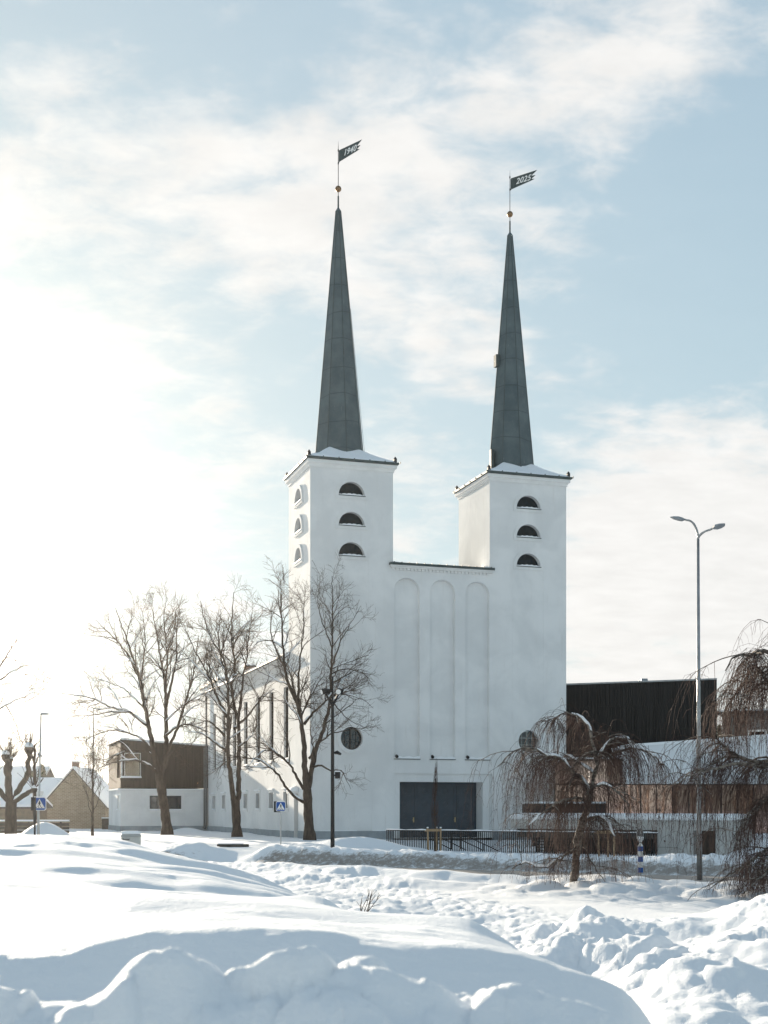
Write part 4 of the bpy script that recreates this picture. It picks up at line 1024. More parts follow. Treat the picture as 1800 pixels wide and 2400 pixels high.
# black square pole with spotlights
b0 = at(779.5, 1988, 60); b0.z = gz(b0.x, b0.y) - .15
bp = empty('black_spotlight_pole', b0, R(-8), 'tall black square pole carrying clustered spotlights before the church', 'light pole')
zz = lambda py: EYE + (HOR - py) / F * 60 - b0.z
mb = MB(); mb.loft([[(-s, -s, z), (s, -s, z), (s, s, z), (-s, s, z)] for s, z in ((.085, 0), (.075, 1.2), (.062, zz(1660)), (.045, zz(1655)), (.03, zz(1586)))]); mb.build('pole', M['black'], bp)
for s in (-1, 1):
    mb = MB(); mb.tube([(s * .02, -.03, zz(1656)), (s * .05, -.05, zz(1650)), (s * .30, -.12, zz(1626))], [.05, .055, .05], 8); arm = mb.build('spotlight_arm', M['black'], bp)
    for q, (ox, oy, dx, dz) in enumerate(((.22, -.2, -.8, -.35), (.38, .05, .8, -.3))):
        c = Vector((s * (.30 if s < 0 else .30), -.14, zz(1620)))
        if s < 0: dirv = Vector((-.75, -.5, -.25)) if q == 0 else Vector((.5, .8, -.1))
        else: dirv = Vector((.1, -.95, -.3)) if q == 0 else Vector((.9, .2, -.25))
        dirv.normalize()
        mb = MB(); mb.tube([c - dirv * .12, c - dirv * .06, c + dirv * .20], [.08, .13, .14], 14); h = mb.build('spotlight', M['black'], arm)
        mb = MB(); mb.tube([c + dirv * .198, c + dirv * .205], .115, 14); mb.build('lens', M['lens'] if q == 0 else M['black'], arm)
mb = MB(); c = Vector((.09, 0, zz(1765))); mb.tube([c, c + Vector((.12, -.02, .03)), c + Vector((.3, -.08, -.06))], [.06, .09, .05], 10); mb.build('camera', M['black'], bp)
mb = MB(); c = Vector((.24, -.05, zz(1817))); mb.box(c - Vector((.11, .08, .15)), c + Vector((.11, .08, .15))); mb.box(c - Vector((.2, .02, .03)), c - Vector((.1, -.02, -.03))); hb = mb.build('speaker_box', M['black'], bp)
mb = MB(); mb.box(c + Vector((-.11, -.08, .152)), c + Vector((.11, .08, .20))); mb.build('box_snow', M['snow'], bp)

# pedestrian crossing signs
def crossing_sign(name, loc, S_, rz, label, pole_r=None, pole_from=None):
    r = empty(name, loc, rz, label, 'road sign', 'pedestrian crossing signs')
    h = S_ / 2; c = .06 * S_ / .6
    rr_ = lambda m_: [(-h + m_ + c, -h + m_), (h - m_ - c, -h + m_), (h - m_, -h + m_ + c), (h - m_, h - m_ - c), (h - m_ - c, h - m_), (-h + m_ + c, h - m_), (-h + m_, h - m_ - c), (-h + m_, -h + m_ + c)]
    fn = lambda p, q, w: (p, -w, q)
    mb = MB(); mb.prism(rr_(0), fn, -.03, .0); mb.build('plate', M['white'], r)
    mb = MB(); mb.prism(rr_(.025 * S_ / .6), fn, .001, .004); mb.build('blue_field', M['signblue'], r)
    k = S_ / .6
    mb = MB(); mb.prism([(-.245 * k, -.20 * k), (.245 * k, -.20 * k), (0, .235 * k)], fn, .005, .008); mb.build('white_triangle', M['white'], r)
    g = MB(); pr = lambda pts: g.prism([(p * k, q * k) for p, q in pts], fn, .009, .012)
    pr([(.005 + .028 * math.cos(i * math.pi / 5), .118 + .028 * math.sin(i * math.pi / 5)) for i in range(10)])
    pr([(-.022, .086), (.03, .086), (.034, .0), (.026, -.03), (-.018, -.03), (-.026, .0)])
    pr([(-.022, .08), (-.05, .02), (-.062, -.01), (-.05, -.016), (-.03, .02), (-.018, .04)]); pr([(.03, .08), (.055, .04), (.075, .015), (.068, .004), (.042, .024), (.026, .05)])
    pr([(-.018, -.028), (.008, -.028), (-.022, -.09), (-.062, -.145), (-.085, -.14), (-.05, -.09)]); pr([(.0, -.028), (.027, -.028), (.052, -.085), (.068, -.14), (.09, -.14), (.09, -.155), (.05, -.155), (.03, -.09)])
    for x in (-.145, -.03, .10): pr([(x - .028, -.183), (x + .012, -.183), (x + .035, -.145), (x, -.145)])
    g.build('pictogram', M['black'], r)
    mb = MB(); mb.box((-h * .8, -.03, h), (h * .8, .03, h + .03)); mb.build('snow_cap', M['snow'], r)
    return r


p = at(658, 1890, 66); gpole = at(657, 1979, 66)
sg = crossing_sign('crossing_sign', Vector((p.x, p.y, p.z)), .48, R(2), 'blue pedestrian crossing sign on slim pole in front of the nave')
mb = MB(); gp = gz(p.x, p.y + .05); mb.tube([(0, .06, gp - .3 - p.z), (0, .06, .2)], .032, 10); mb.build('pole', M['steel'], sg)
mb = MB(); mb.box((-.34, .10, -.29), (-.02, .13, .25)); mb.build('rear_plate', M['black'], sg)
p = at(92.5, 1884, 60.5)
crossing_sign('crossing_sign', p, .60, R(3), 'blue pedestrian crossing sign on the slim lamp post left of the stone barn')
lb = at(90, 1945, 61); lb.z = gz(lb.x, lb.y) - .3
l2 = empty('slim_street_lamp', lb, 0, 'slim grey lamp post with flat head, left of the stone barn', 'street lamp')
lt = EYE + (HOR - 1676) / F * 61 - lb.z
mb = MB(); mb.tube([(0, 0, 0), (0, 0, 2.2), (.03, 0, 2.3), (.12, 0, lt)], [.065, .06, .045, .034], 12); mb.build('pole', M['steel'], l2, True)
mb = MB(); mb.tube([(.12, 0, lt - .02), (.12, 0, lt + .04), (.2, -.02, lt + .07)], .03, 8); lamp_head(mb, Vector((.10, 0, lt + .06)), Vector((1, -.25, -.03)), .44); mb.build('lamp_head', M['lamp_grey'], l2)
mb = MB(); c = Vector((.09, -.02, lt - 1.85)); mb.box(c - Vector((.07, .05, .05)), c + Vector((.08, .05, .05))); mb.tube([c + Vector((.06, 0, 0)), c + Vector((.1, -.03, -.08))], .03, 8); mb.build('sensor', M['galv'], l2)
pb = at(81.5, 1945, 60); pb.z = gz(pb.x, pb.y) - .3
bpst = empty('black_sign_post', pb, 0, 'dark post with black sign back standing beside the slim lamp post', 'sign post')
mb = MB(); mb.tube([(0, 0, 0), (0, 0, 2.4)], .045, 8); mb.build('post', M['iron'], bpst); mb = MB(); q = EYE + (HOR - 1884) / F * 60 - pb.z; mb.box((-.17, -.01, q - .3), (.05, .02, q + .3)); mb.build('plate_back', M['black'], bpst)

# blue and white marker post with a round sign seen from behind
mp = at(1501, 2057, 42); mp.z = gz(mp.x, mp.y) - .1
mk = empty('striped_marker_post', mp, 0, 'blue and white striped traffic marker under a round sign', 'marker post')
zz = lambda py: EYE + (HOR - py) / F * 42 - mp.z
mb = MB(); mb.tube([(0, 0, 0), (0, 0, zz(1945))], .032, 10); mb.build('pole', M['steel'], mk)
ys = [2045, 2033, 2020, 2007.5, 1995, 1983.5]
for i in range(5):
    mb = MB(); mb.tube([(0, 0, zz(ys[i])), (0, 0, zz(ys[i + 1]))], .083, 18); mb.build('stripe', M['stripeblue'] if i % 2 == 0 else M['white'], mk, False)
mb = MB(); mb.tube([(0, 0, zz(1983.4)), (0, 0, zz(1979))], [.083, .06], 18); mb.tube([(0, 0, zz(1979)), (0, 0, zz(1976))], [.06, .02], 18); mb.build('cap', M['white'], mk)
mb = MB(); ax = Vector((math.cos(R(35)), math.sin(R(35)), 0)); c = Vector((-.02, -.035, zz(1958)))
sd = ax.cross(Vector((0, 0, 1)))
def disc(mb, c, n, r, t):
    a = n.cross(Vector((0, 0, 1))).normalized(); b = Vector((0, 0, 1))
    mb.loft([[c + n * w + (a * math.cos(k * math.pi / 14) + b * math.sin(k * math.pi / 14)) * rr__ for k in range(28)] for w, rr__ in ((-t, r), (t, r))])
nn = Vector((.78, -.62, 0)).normalized()
disc(mb, c, nn, .225, .006); sgn = mb.build('sign_back', M['greywall'], mk)
mb = MB(); a = nn.cross(Vector((0, 0, 1))).normalized()
pts = [(math.cos(t), math.sin(t)) for t in np.linspace(math.pi * 1.08, math.pi * 1.98, 14)]
mb.prism([(.205 * p, .205 * q) for p, q in pts], lambda p, q, w: tuple(c + a * p + Vector((0, 0, 1)) * q + nn * w), .008, .03); mb.build('stuck_snow', M['snow'], mk)
mb = MB(); disc2 = [];
mb.tube([c + (a * math.cos(k * math.pi / 16) + Vector((0, 0, 1)) * math.sin(k * math.pi / 16)) * .228 for k in range(33)], .011, 6); mb.build('rim', M['steel'], mk)

# grit bin, timber edge, twigs
gb = at(305.5, 1966, 47); gb.z = gz(gb.x, gb.y) - .1
gbx = empty('grit_bin', gb, R(12), 'pale grey lidded grit bin half sunk in snow', 'grit bin')
zz = lambda py: EYE + (HOR - py) / F * 47 - gb.z
mb = MB(); mb.loft([[(-.32 * k, -.25 * k, z), (.36 * k, -.25 * k, z), (.36 * k, .25 * k, z), (-.32 * k, .25 * k, z)] for k, z in ((.94, -.3), (1, zz(1961)))]); bevel(mb.build('body', M['bin'], gbx), .02, 2)
mb = MB(); mb.loft([[(-.34 * k, -.27 * k, z), (.38 * k, -.27 * k, z), (.38 * k, .27 * k, z), (-.34 * k, .27 * k, z)] for k, z in ((1, zz(1961) + .002), (1, zz(1958)), (.9, zz(1955)))]); bevel(mb.build('lid', M['binlid'], gbx), .02, 2)
mb = MB(); mb.loft([[(-.33 * k, -.26 * k, z), (.36 * k, -.26 * k, z), (.36 * k, .26 * k, z), (-.33 * k, .26 * k, z)] for k, z in ((.92, zz(1955) + .002), (1.0, zz(1954) + .02), (.93, zz(1952) + .04), (.7, zz(1952) + .07))]); bevel(mb.build('snow_cap', M['snow'], gbx), .05, 3)
mb = MB(); mb.tube([(-.26, -.26, zz(1965)), (-.25, -.31, zz(1967)), (-.05, -.31, zz(1967)), (-.04, -.26, zz(1966))], .016, 6); mb.build('handle', M['iron'], gbx)

te = at(546, 1981, 63); te.z = gz(te.x, te.y)
ed = empty('timber_kerb', te, R(8), 'dark weathered timber kerb poking out of snow beside the trees', 'kerb')
mb = MB(); mb.box((-.75, -.1, -.3), (.75, .12, .14)); bevel(mb.build('beam', M['slat'], ed), .02, 2); mb = MB(); mb.box((-.7, -.06, .142), (.5, .12, .18)); mb.build('snow_cap', M['snow'], ed)
# ------------------------------------------------------------------ trees
class Tubes:
    """Many tapered tubes gathered into one mesh."""
    def __init__(s): s.V = []; s.Q = []; s.n = 0
    def add(s, P, rad, sides):
        P = np.asarray(P, float); k = len(P)
        T = np.empty_like(P); T[1:-1] = P[2:] - P[:-2]; T[0] = P[1] - P[0]; T[-1] = P[-1] - P[-2]
        T /= np.linalg.norm(T, axis=1, keepdims=True) + 1e-9
        m = T.mean(0); ref = np.array([1.0, 0, 0]) if abs(m[0]) < .7 * np.linalg.norm(m) + 1e-9 else np.array([0, 1.0, 0])
        A = ref - T * (T @ ref)[:, None]; A /= np.linalg.norm(A, axis=1, keepdims=True) + 1e-9; B = np.cross(T, A)
        th = np.arange(sides) * 2 * math.pi / sides
        V = P[:, None, :] + (A[:, None, :] * np.cos(th)[None, :, None] + B[:, None, :] * np.sin(th)[None, :, None]) * np.asarray(rad)[:, None, None]
        idx = np.arange(k * sides).reshape(k, sides) + s.n; nx = np.roll(idx, -1, 1)
        s.Q.append(np.stack([idx[:-1], nx[:-1], nx[1:], idx[1:]], -1).reshape(-1, 4)); s.V.append(V.reshape(-1, 3)); s.n += k * sides
    def build(s, name, m, parent, smooth=True):
        V = np.concatenate(s.V); Q = np.concatenate(s.Q).astype(np.int32); me = bpy.data.meshes.new(name)
        me.vertices.add(len(V)); me.vertices.foreach_set('co', V.ravel()); me.loops.add(Q.size); me.loops.foreach_set('vertex_index', Q.ravel())
        me.polygons.add(len(Q)); me.polygons.foreach_set('loop_start', (np.arange(len(Q)) * 4).astype(np.int32))
        if smooth: me.polygons.foreach_set('use_smooth', [True] * len(Q))
        me.update(calc_edges=True); o = bpy.data.objects.new(name, me); COL.objects.link(o); me.materials.append(m); o.parent = parent
        return o


def leaves(name, pts, rng, size, m, parent):
    V = []; Fc = []
    for i, p in enumerate(pts):
        a = rng.normal(size=3); a /= np.linalg.norm(a); b = np.cross(a, rng.normal(size=3)); b /= np.linalg.norm(b) + 1e-9; s = size * rng.uniform(.5, 1.2)
        V += [p - a * s, p + b * s * .55 - np.array([0, 0, s * .2]), p + a * s - np.array([0, 0, s * .4]), p - b * s * .55]; Fc.append((4 * i, 4 * i + 1, 4 * i + 2, 4 * i + 3))
    me = bpy.data.meshes.new(name); me.from_pydata([tuple(v) for v in V], [], Fc); o = bpy.data.objects.new(name, me); COL.objects.link(o); me.materials.append(m); o.parent = parent
    return o


def smooth_path(P, step, rng=None, wob=0.0):
    """Catmull-Rom resampling with a little irregular bend."""
    P = np.asarray(P, float); Q = np.vstack([2 * P[0] - P[1], P, 2 * P[-1] - P[-2]]); out = []
    for i in range(1, len(Q) - 2):
        n = max(2, int(np.linalg.norm(Q[i + 1] - Q[i]) / step))
        for t in np.arange(n) / n:
            out.append(.5 * (2 * Q[i] + (Q[i + 1] - Q[i - 1]) * t + (2 * Q[i - 1] - 5 * Q[i] + 4 * Q[i + 1] - Q[i + 2]) * t * t + (3 * Q[i] - Q[i - 1] - 3 * Q[i + 1] + Q[i + 2]) * t ** 3))
    out.append(P[-1]); out = np.array(out)
    if rng is not None and wob:
        w = rng.normal(size=out.shape) * wob; w[0] = w[-1] = 0; out = out + w
    return out


def spawn(T, twigs, snow, lv, P, r0, r1, rng, depth, up, dens, fine):
    """Side shoots along a branch path P; recursive."""
    seg = np.linalg.norm(np.diff(P, axis=0), axis=1); cum = np.concatenate([[0], np.cumsum(seg)]); L = cum[-1]
    if L < .25: return
    n = max(2, int(L * dens[0]))
    for i in range(n):
        t = (rng.uniform(.12, 1) if depth < 2 else rng.uniform(.05, 1)) if depth else rng.uniform(.22, 1) ** .8
        s = t * L; j = min(np.searchsorted(cum, s) - 1, len(P) - 2); j = max(j, 0); f = (s - cum[j]) / (seg[j] + 1e-9)
        p = P[j] * (1 - f) + P[j + 1] * f; d = P[j + 1] - P[j]; d /= np.linalg.norm(d) + 1e-9
        a = rng.normal(size=3); a -= d * (a @ d); a /= np.linalg.norm(a) + 1e-9
        ang = rng.uniform(.45, 1.0); dv = d * math.cos(ang) + a * math.sin(ang); dv[2] += up * rng.uniform(.4, 1); dv /= np.linalg.norm(dv)
        rp = r0 + (r1 - r0) * t
        if depth == 0: ln = rng.uniform(.28, .6) * min(L, 6) * (1.12 - .75 * t) + .35
        elif depth == 1: ln = rng.uniform(.3, .6) * L * (1.1 - .6 * t) + .25
        else: ln = rng.uniform(.35, .8) * min(L, 1.3) * (1.1 - .5 * t) + .12
        k = 5 if ln > .8 else 4
        bend = rng.normal(size=3) * .22 + np.array([0, 0, up * .35])
        Q = [p]
        dd = dv.copy()
        for q in range(k):
            dd = dd + bend * .3 + rng.normal(size=3) * .16; dd /= np.linalg.norm(dd); Q.append(Q[-1] + dd * ln / k)
        Q = np.array(Q); ra = min(rp * .62, .012 + ln * .0125); ra = max(ra, fine); rb = max(ra * .3, fine * .75)
        (T if ra > .028 else twigs).add(Q, np.linspace(ra, rb, len(Q)), 5 if ra > .028 else 3)
        if ra > .034: snow.append((Q, np.linspace(ra, rb, len(Q))))
        if depth < 2: spawn(T, twigs, snow, lv, Q, ra, rb, rng, depth + 1, up, dens[1:], fine)
        elif rng.random() < .02: lv.append(Q[-1])


def snow_on(S, P, rad, rng, lo=.0):
    """Snow lying along the upper side of a branch, in runs."""
    k = len(P)
    if k < 3: return
    T = np.gradient(P, axis=0); T /= np.linalg.norm(T, axis=1, keepdims=True) + 1e-9
    flat = np.sqrt(np.clip(1 - T[:, 2] ** 2, 0, 1)); i = 0
    while i < k - 2:
        n = int(rng.integers(3, 9)); j = min(i + n, k)
        if flat[i:j].mean() > .55 and rng.random() < .62 and j - i >= 3:
            c = P[i:j].copy(); r = np.asarray(rad)[i:j]; env = np.sin(np.linspace(.12, math.pi - .12, j - i)) ** .5
            up = np.array([0, 0, 1.0]) - T[i:j] * T[i:j, 2:3]
            c = c + up * (r * .7 + .016)[:, None]; S.add(c, (r * .8 + .024) * env, 6)
        i = j


def linden(label, d, base_px, base_py, trunk, limbs, seed, dens, name='linden_tree', group='bare linden trees before the church', fine=.0072, up=.22, scatter=.5, twig=True):
    rng = np.random.default_rng(seed)
    b = at(base_px, base_py, d); b.z = min(b.z, gz(b.x, b.y)) - .15; B = np.array(b)
    root = empty(name, b, 0, label, 'tree', group)
    W3 = lambda px, py, off=0.0: np.array([(px - CX) / F * (d + off), d + off, EYE - (py - HOR) / F * (d + off)]) - B
    T = Tubes(); tw = Tubes(); S = Tubes(); sn = []; lv = []
    P = smooth_path([W3(x, y) for x, y, r in trunk], .25, rng, .012); P[0] = [P[0][0], 0, 0]; rr_ = np.interp(np.linspace(0, 1, len(P)), np.linspace(0, 1, len(trunk)), [r for x, y, r in trunk])
    rr_ = rr_ * (1 + .06 * np.sin(np.arange(len(P)) * 1.7)); rr_[:3] *= np.array([1.35, 1.18, 1.06])
    T.add(P, rr_, 14)
    for pts, ra, rb, off in limbs:
        n = len(pts); Q = smooth_path([W3(x, y, off * (i / (n - 1)) ** .8) for i, (x, y) in enumerate(pts)], .22, rng, .022)
        rad = ra + (rb - ra) * np.linspace(0, 1, len(Q)) ** .75
        T.add(Q, rad, 9); sn.append((Q, rad))
        spawn(T, tw, sn, lv, Q, ra, rb, rng, 0, up, dens, fine)
    for Q, rad in sn: snow_on(S, Q, rad, rng)
    # a wet-snow patch plastered on the windward side of the trunk
    tr = T.build('trunk', M['bark'], root); tw.build('crown', M['twig'], root)
    if S.n: S.build('branch_snow', M['snow'], root)
    if lv and twig: leaves('dry_leaves', lv[:160], rng, .055, M['leaf'], root)
    return root, W3


DN = (1.65, 3.2, 4.4)
linden('broad bare linden with low spreading limbs before the annex', 94, 392.5, 1954,
       [(392, 1956, .36), (388, 1910, .33), (380, 1860, .33), (374, 1815, .30)],
       [([(374, 1821), (362, 1770), (353, 1723), (339, 1653), (325, 1582), (304, 1517), (271, 1425)], .24, .02, -1.0),
        ([(327, 1590), (305, 1545), (282, 1510), (250, 1478), (222, 1452)], .10, .015, -1.5), ([(340, 1660), (333, 1590), (340, 1500), (332, 1425)], .10, .015, 1.4),
        ([(374, 1821), (388, 1777), (389, 1680), (386, 1604), (374, 1528), (358, 1430)], .23, .02, .8),
        ([(389, 1655), (404, 1590), (414, 1530), (410, 1430)], .12, .015, 1.2), ([(388, 1620), (392, 1540), (384, 1450), (392, 1400)], .10, .012, -.8),
        ([(378, 1815), (398, 1750), (428, 1669), (452, 1585), (466, 1490)], .16, .015, -1.4),
        ([(371, 1812), (350, 1795), (325, 1783), (293, 1782), (255, 1790), (217, 1812)], .12, .014, -2.4), ([(372, 1795), (347, 1764), (304, 1760), (266, 1773), (236, 1800)], .10, .014, -1.0),
        ([(350, 1705), (325, 1685), (300, 1668), (258, 1657), (206, 1634), (143, 1626)], .12, .012, 1.0), ([(304, 1669), (262, 1668), (214, 1676), (160, 1678)], .07, .010, -1.8),
        ([(341, 1660), (312, 1635), (286, 1612), (230, 1592)], .08, .010, 2.0), ([(388, 1725), (412, 1705), (440, 1698), (477, 1712), (500, 1738)], .10, .012, -1.2), ([(389, 1690), (420, 1660), (455, 1640), (492, 1650)], .07, .010, 2.0),
        ([(376, 1800), (410, 1760), (448, 1745), (470, 1700)], .08, .010, 2.6), ([(360, 1755), (320, 1725), (270, 1712), (225, 1722), (190, 1745)], .09, .012, 2.2)], 101, DN)
linden('twin-stemmed bare linden in front of the nave windows', 86, 555.5, 1961,
       [(556, 1963, .30), (554, 1925, .27), (552, 1890, .29), (552, 1872, .27)],
       [([(550, 1882), (545, 1857), (537, 1794), (533, 1743), (537, 1703), (535, 1642), (533, 1591), (521, 1540), (488, 1480), (470, 1408)], .19, .018, -.8),
        ([(555, 1882), (559, 1857), (559, 1784), (561, 1743), (559, 1699), (549, 1654), (543, 1611), (551, 1560), (542, 1490), (548, 1388)], .19, .018, .8),
        ([(548, 1708), (576, 1682), (608, 1642), (624, 1605), (634, 1570)], .10, .012, -1.0), ([(527, 1725), (502, 1699), (480, 1690), (446, 1704)], .09, .012, -1.5), ([(531, 1760), (507, 1743), (470, 1719), (440, 1716)], .10, .012, -.6),
        ([(535, 1685), (511, 1638), (488, 1581), (455, 1520), (430, 1462)], .11, .014, 1.2), ([(558, 1690), (568, 1601), (578, 1545), (584, 1490), (592, 1430)], .10, .013, 1.0), ([(543, 1611), (522, 1555), (512, 1500), (518, 1430)], .09, .012, -1.4),
        ([(559, 1750), (585, 1730), (600, 1700), (598, 1650)], .07, .010, 1.8), ([(533, 1640), (505, 1600), (492, 1560), (500, 1500)], .08, .012, 1.9)], 202, DN)
linden('tall bare linden directly before the left tower corner', 76, 725, 1966,
       [(726, 1968, .30), (724, 1930, .27), (721, 1885, .26), (720, 1850, .25)],
       [([(720, 1855), (714, 1794), (712, 1733), (704, 1678), (694, 1642), (675, 1601), (665, 1550), (662, 1490), (657, 1362)], .20, .016, -.8),
        ([(721, 1858), (730, 1804), (741, 1754), (755, 1719), (765, 1682), (773, 1642), (777, 1550), (779, 1463), (778, 1350)], .17, .016, .6),
        ([(706, 1690), (698, 1621), (702, 1560), (711, 1480), (712, 1408)], .10, .013, 1.2), ([(668, 1565), (645, 1520), (634, 1470), (640, 1410)], .07, .010, -1.2),
        ([(712, 1880), (690, 1867), (669, 1843), (647, 1810), (612, 1784), (582, 1777), (551, 1780), (521, 1791), (510, 1824)], .10, .010, -2.6),
        ([(712, 1850), (684, 1800), (665, 1780), (639, 1760), (600, 1751), (566, 1752)], .10, .010, -1.0), ([(640, 1760), (620, 1760), (596, 1778), (575, 1806)], .05, .009, -2.6),
        ([(734, 1798), (755, 1794), (775, 1806), (800, 1806), (822, 1850)], .07, .009, -1.0), ([(724, 1778), (745, 1743), (771, 1723), (805, 1712), (858, 1706)], .08, .009, .5),
        ([(713, 1697), (735, 1670), (765, 1642), (800, 1626), (850, 1640), (875, 1660)], .09, .009, -1.2), ([(779, 1600), (800, 1590), (835, 1570), (868, 1576)], .06, .008, 1.0), ([(778, 1560), (800, 1500), (828, 1450), (845, 1420)], .06, .008, -.6), ([(779, 1520), (756, 1460), (745, 1410), (750, 1370)], .05, .008, .8),
        ([(775, 1640), (800, 1670), (822, 1690), (846, 1700)], .05, .008, -1.6), ([(700, 1660), (680, 1610), (640, 1590), (610, 1555)], .07, .009, 1.2), ([(727, 1800), (733, 1760), (728, 1710), (736, 1660)], .06, .009, -1.6)], 303, DN)
linden('bare tree reaching in from the left edge of the photo', 78, -62, 1950,
       [(-62, 1952, .30), (-58, 1860, .26), (-52, 1780, .24)],
       [([(-52, 1790), (-30, 1720), (-6, 1668), (40, 1640), (86, 1622)], .11, .010, -1.0), ([(-52, 1780), (-44, 1680), (-20, 1600), (8, 1550), (40, 1500), (44, 1490)], .16, .012, .5), ([(-20, 1605), (20, 1580), (60, 1560), (90, 1556)], .07, .009, 1.0),
        ([(-46, 1690), (-60, 1600), (-40, 1520), (-10, 1470)], .12, .012, .5), ([(15, 1655), (34, 1690), (44, 1715), (52, 1760)], .04, .008, -.6)], 404, DN, name='bare_tree', group='bare trees at the left')
linden('slender young bare tree with upright twigs before the stone barn', 90, 217, 1951,
       [(217, 1952, .085), (217, 1890, .075), (218, 1790, .06), (219, 1690, .035), (219, 1660, .02)],
       [([(217, 1912), (206, 1880), (202, 1840), (207, 1800)], .03, .007, -.4), ([(217, 1905), (230, 1875), (236, 1835), (230, 1795)], .03, .007, .4), ([(217, 1890), (198, 1850), (194, 1810), (200, 1780)], .025, .007, .4), ([(217, 1870), (238, 1830), (243, 1790), (240, 1760)], .025, .007, -.4),
        ([(218, 1830), (206, 1790), (204, 1750)], .022, .006, .3), ([(218, 1800), (230, 1760), (231, 1720)], .022, .006, -.3), ([(218, 1760), (209, 1720), (211, 1690)], .02, .006, .2), ([(217, 1850), (212, 1800), (214, 1740)], .02, .006, -.5), ([(218, 1850), (226, 1800), (224, 1750)], .02, .006, .5)], 505, (3.2, 3.0, 3.0), name='young_tree', group='bare trees at the left', fine=.007, up=.45)


def pollard(label, d, base, trunk, limbs, knobs, seed, name='pollarded_tree', shoots=26):
    rng = np.random.default_rng(seed); b = at(base[0], base[1], d); b.z = gz(b.x, b.y) - .3; B = np.array(b)
    root = empty(name, b, 0, label, 'tree', 'bare trees at the left')
    W3 = lambda px, py, off=0.0: np.array([(px - CX) / F * (d + off), d + off, EYE - (py - HOR) / F * (d + off)]) - B
    T = Tubes(); tw = Tubes(); S = Tubes()
    P = smooth_path([np.array([W3(trunk[0][0], 1900)[0], 0, 0])] + [W3(x, y) for x, y, r in trunk[1:]], .2, rng, .02); T.add(P, np.interp(np.linspace(0, 1, len(P)), np.linspace(0, 1, len(trunk)), [r for x, y, r in trunk]), 14)
    for pts, ra, rb, off in limbs:
        n = len(pts); Q = smooth_path([W3(x, y, off * i / (n - 1)) for i, (x, y) in enumerate(pts)], .18, rng, .025); rad = np.linspace(ra, rb, len(Q)); T.add(Q, rad, 10); snow_on(S, Q, rad, rng); snow_on(S, Q, rad, rng)
    for x, y, r, off in knobs:
        c = W3(x, y, off); 
        T.add(np.array([c + np.array([0, 0, -r * 1.2]), c + np.array([0, 0, -r * .5]), c, c + np.array([0, 0, r * .6]), c + np.array([0, 0, r * .95])]), [r * .5, r * .95, r * 1.05, r * .8, r * .15], 10)
        S.add(np.array([c + np.array([0, 0, r * .35]), c + np.array([0, 0, r * .8]), c + np.array([0, 0, r * 1.2]), c + np.array([0, 0, r * 1.35])]), [r * .9, r * .92, r * .6, r * .1], 10)
        for q in range(shoots):
            a = rng.normal(size=3); a[2] = abs(a[2]) * 1.2 + .5; a /= np.linalg.norm(a); ln = rng.uniform(.5, 1.6); pts = [c + a * r * .7]; dd = a.copy()
            for k in range(4): dd = dd + np.array([0, 0, .16]) + rng.normal(size=3) * .08; dd /= np.linalg.norm(dd); pts.append(pts[-1] + dd * ln / 4)
            tw.add(np.array(pts), np.linspace(.016, .009, 5), 3)
    T.build('trunk', M['bark'], root); tw.build('shoots', M['twig'], root); S.build('branch_snow', M['snow'], root); return root


pollard('stout pollarded tree with snowy knuckled limbs left of the lamp post', 66, (25, 1948), [(26, 1950, .33), (26, 1900, .29), (27, 1880, .27)],
        [([(26, 1885), (20, 1840), (16, 1800), (14, 1775)], .20, .15, .3), ([(28, 1885), (44, 1850), (60, 1825), (68, 1785), (67, 1765)], .15, .12, -.4), ([(30, 1882), (50, 1868), (68, 1857), (78, 1852)], .13, .11, -.7), ([(24, 1885), (8, 1865), (-8, 1845), (-16, 1820)], .14, .11, -.4), ([(20, 1845), (25, 1810), (26, 1785)], .07, .07, .5)],
        [(13, 1772, .22, .3), (68, 1755, .24, -.4), (80, 1850, .16, -.7), (-17, 1815, .2, -.4), (26, 1780, .12, .5)], 77)
pollard('thin dark pruned tree close behind the slim lamp post', 70, (82, 1950), [(82, 1950, .10), (81, 1860, .09), (81, 1790, .09), (81, 1745, .05)],
        [([(81, 1792), (76, 1775), (73, 1765)], .05, .04, .2), ([(81, 1792), (87, 1778), (90, 1768)], .05, .04, -.2)], [(73, 1764, .06, .2), (90, 1767, .06, -.2)], 78, 'pruned_tree', 6)

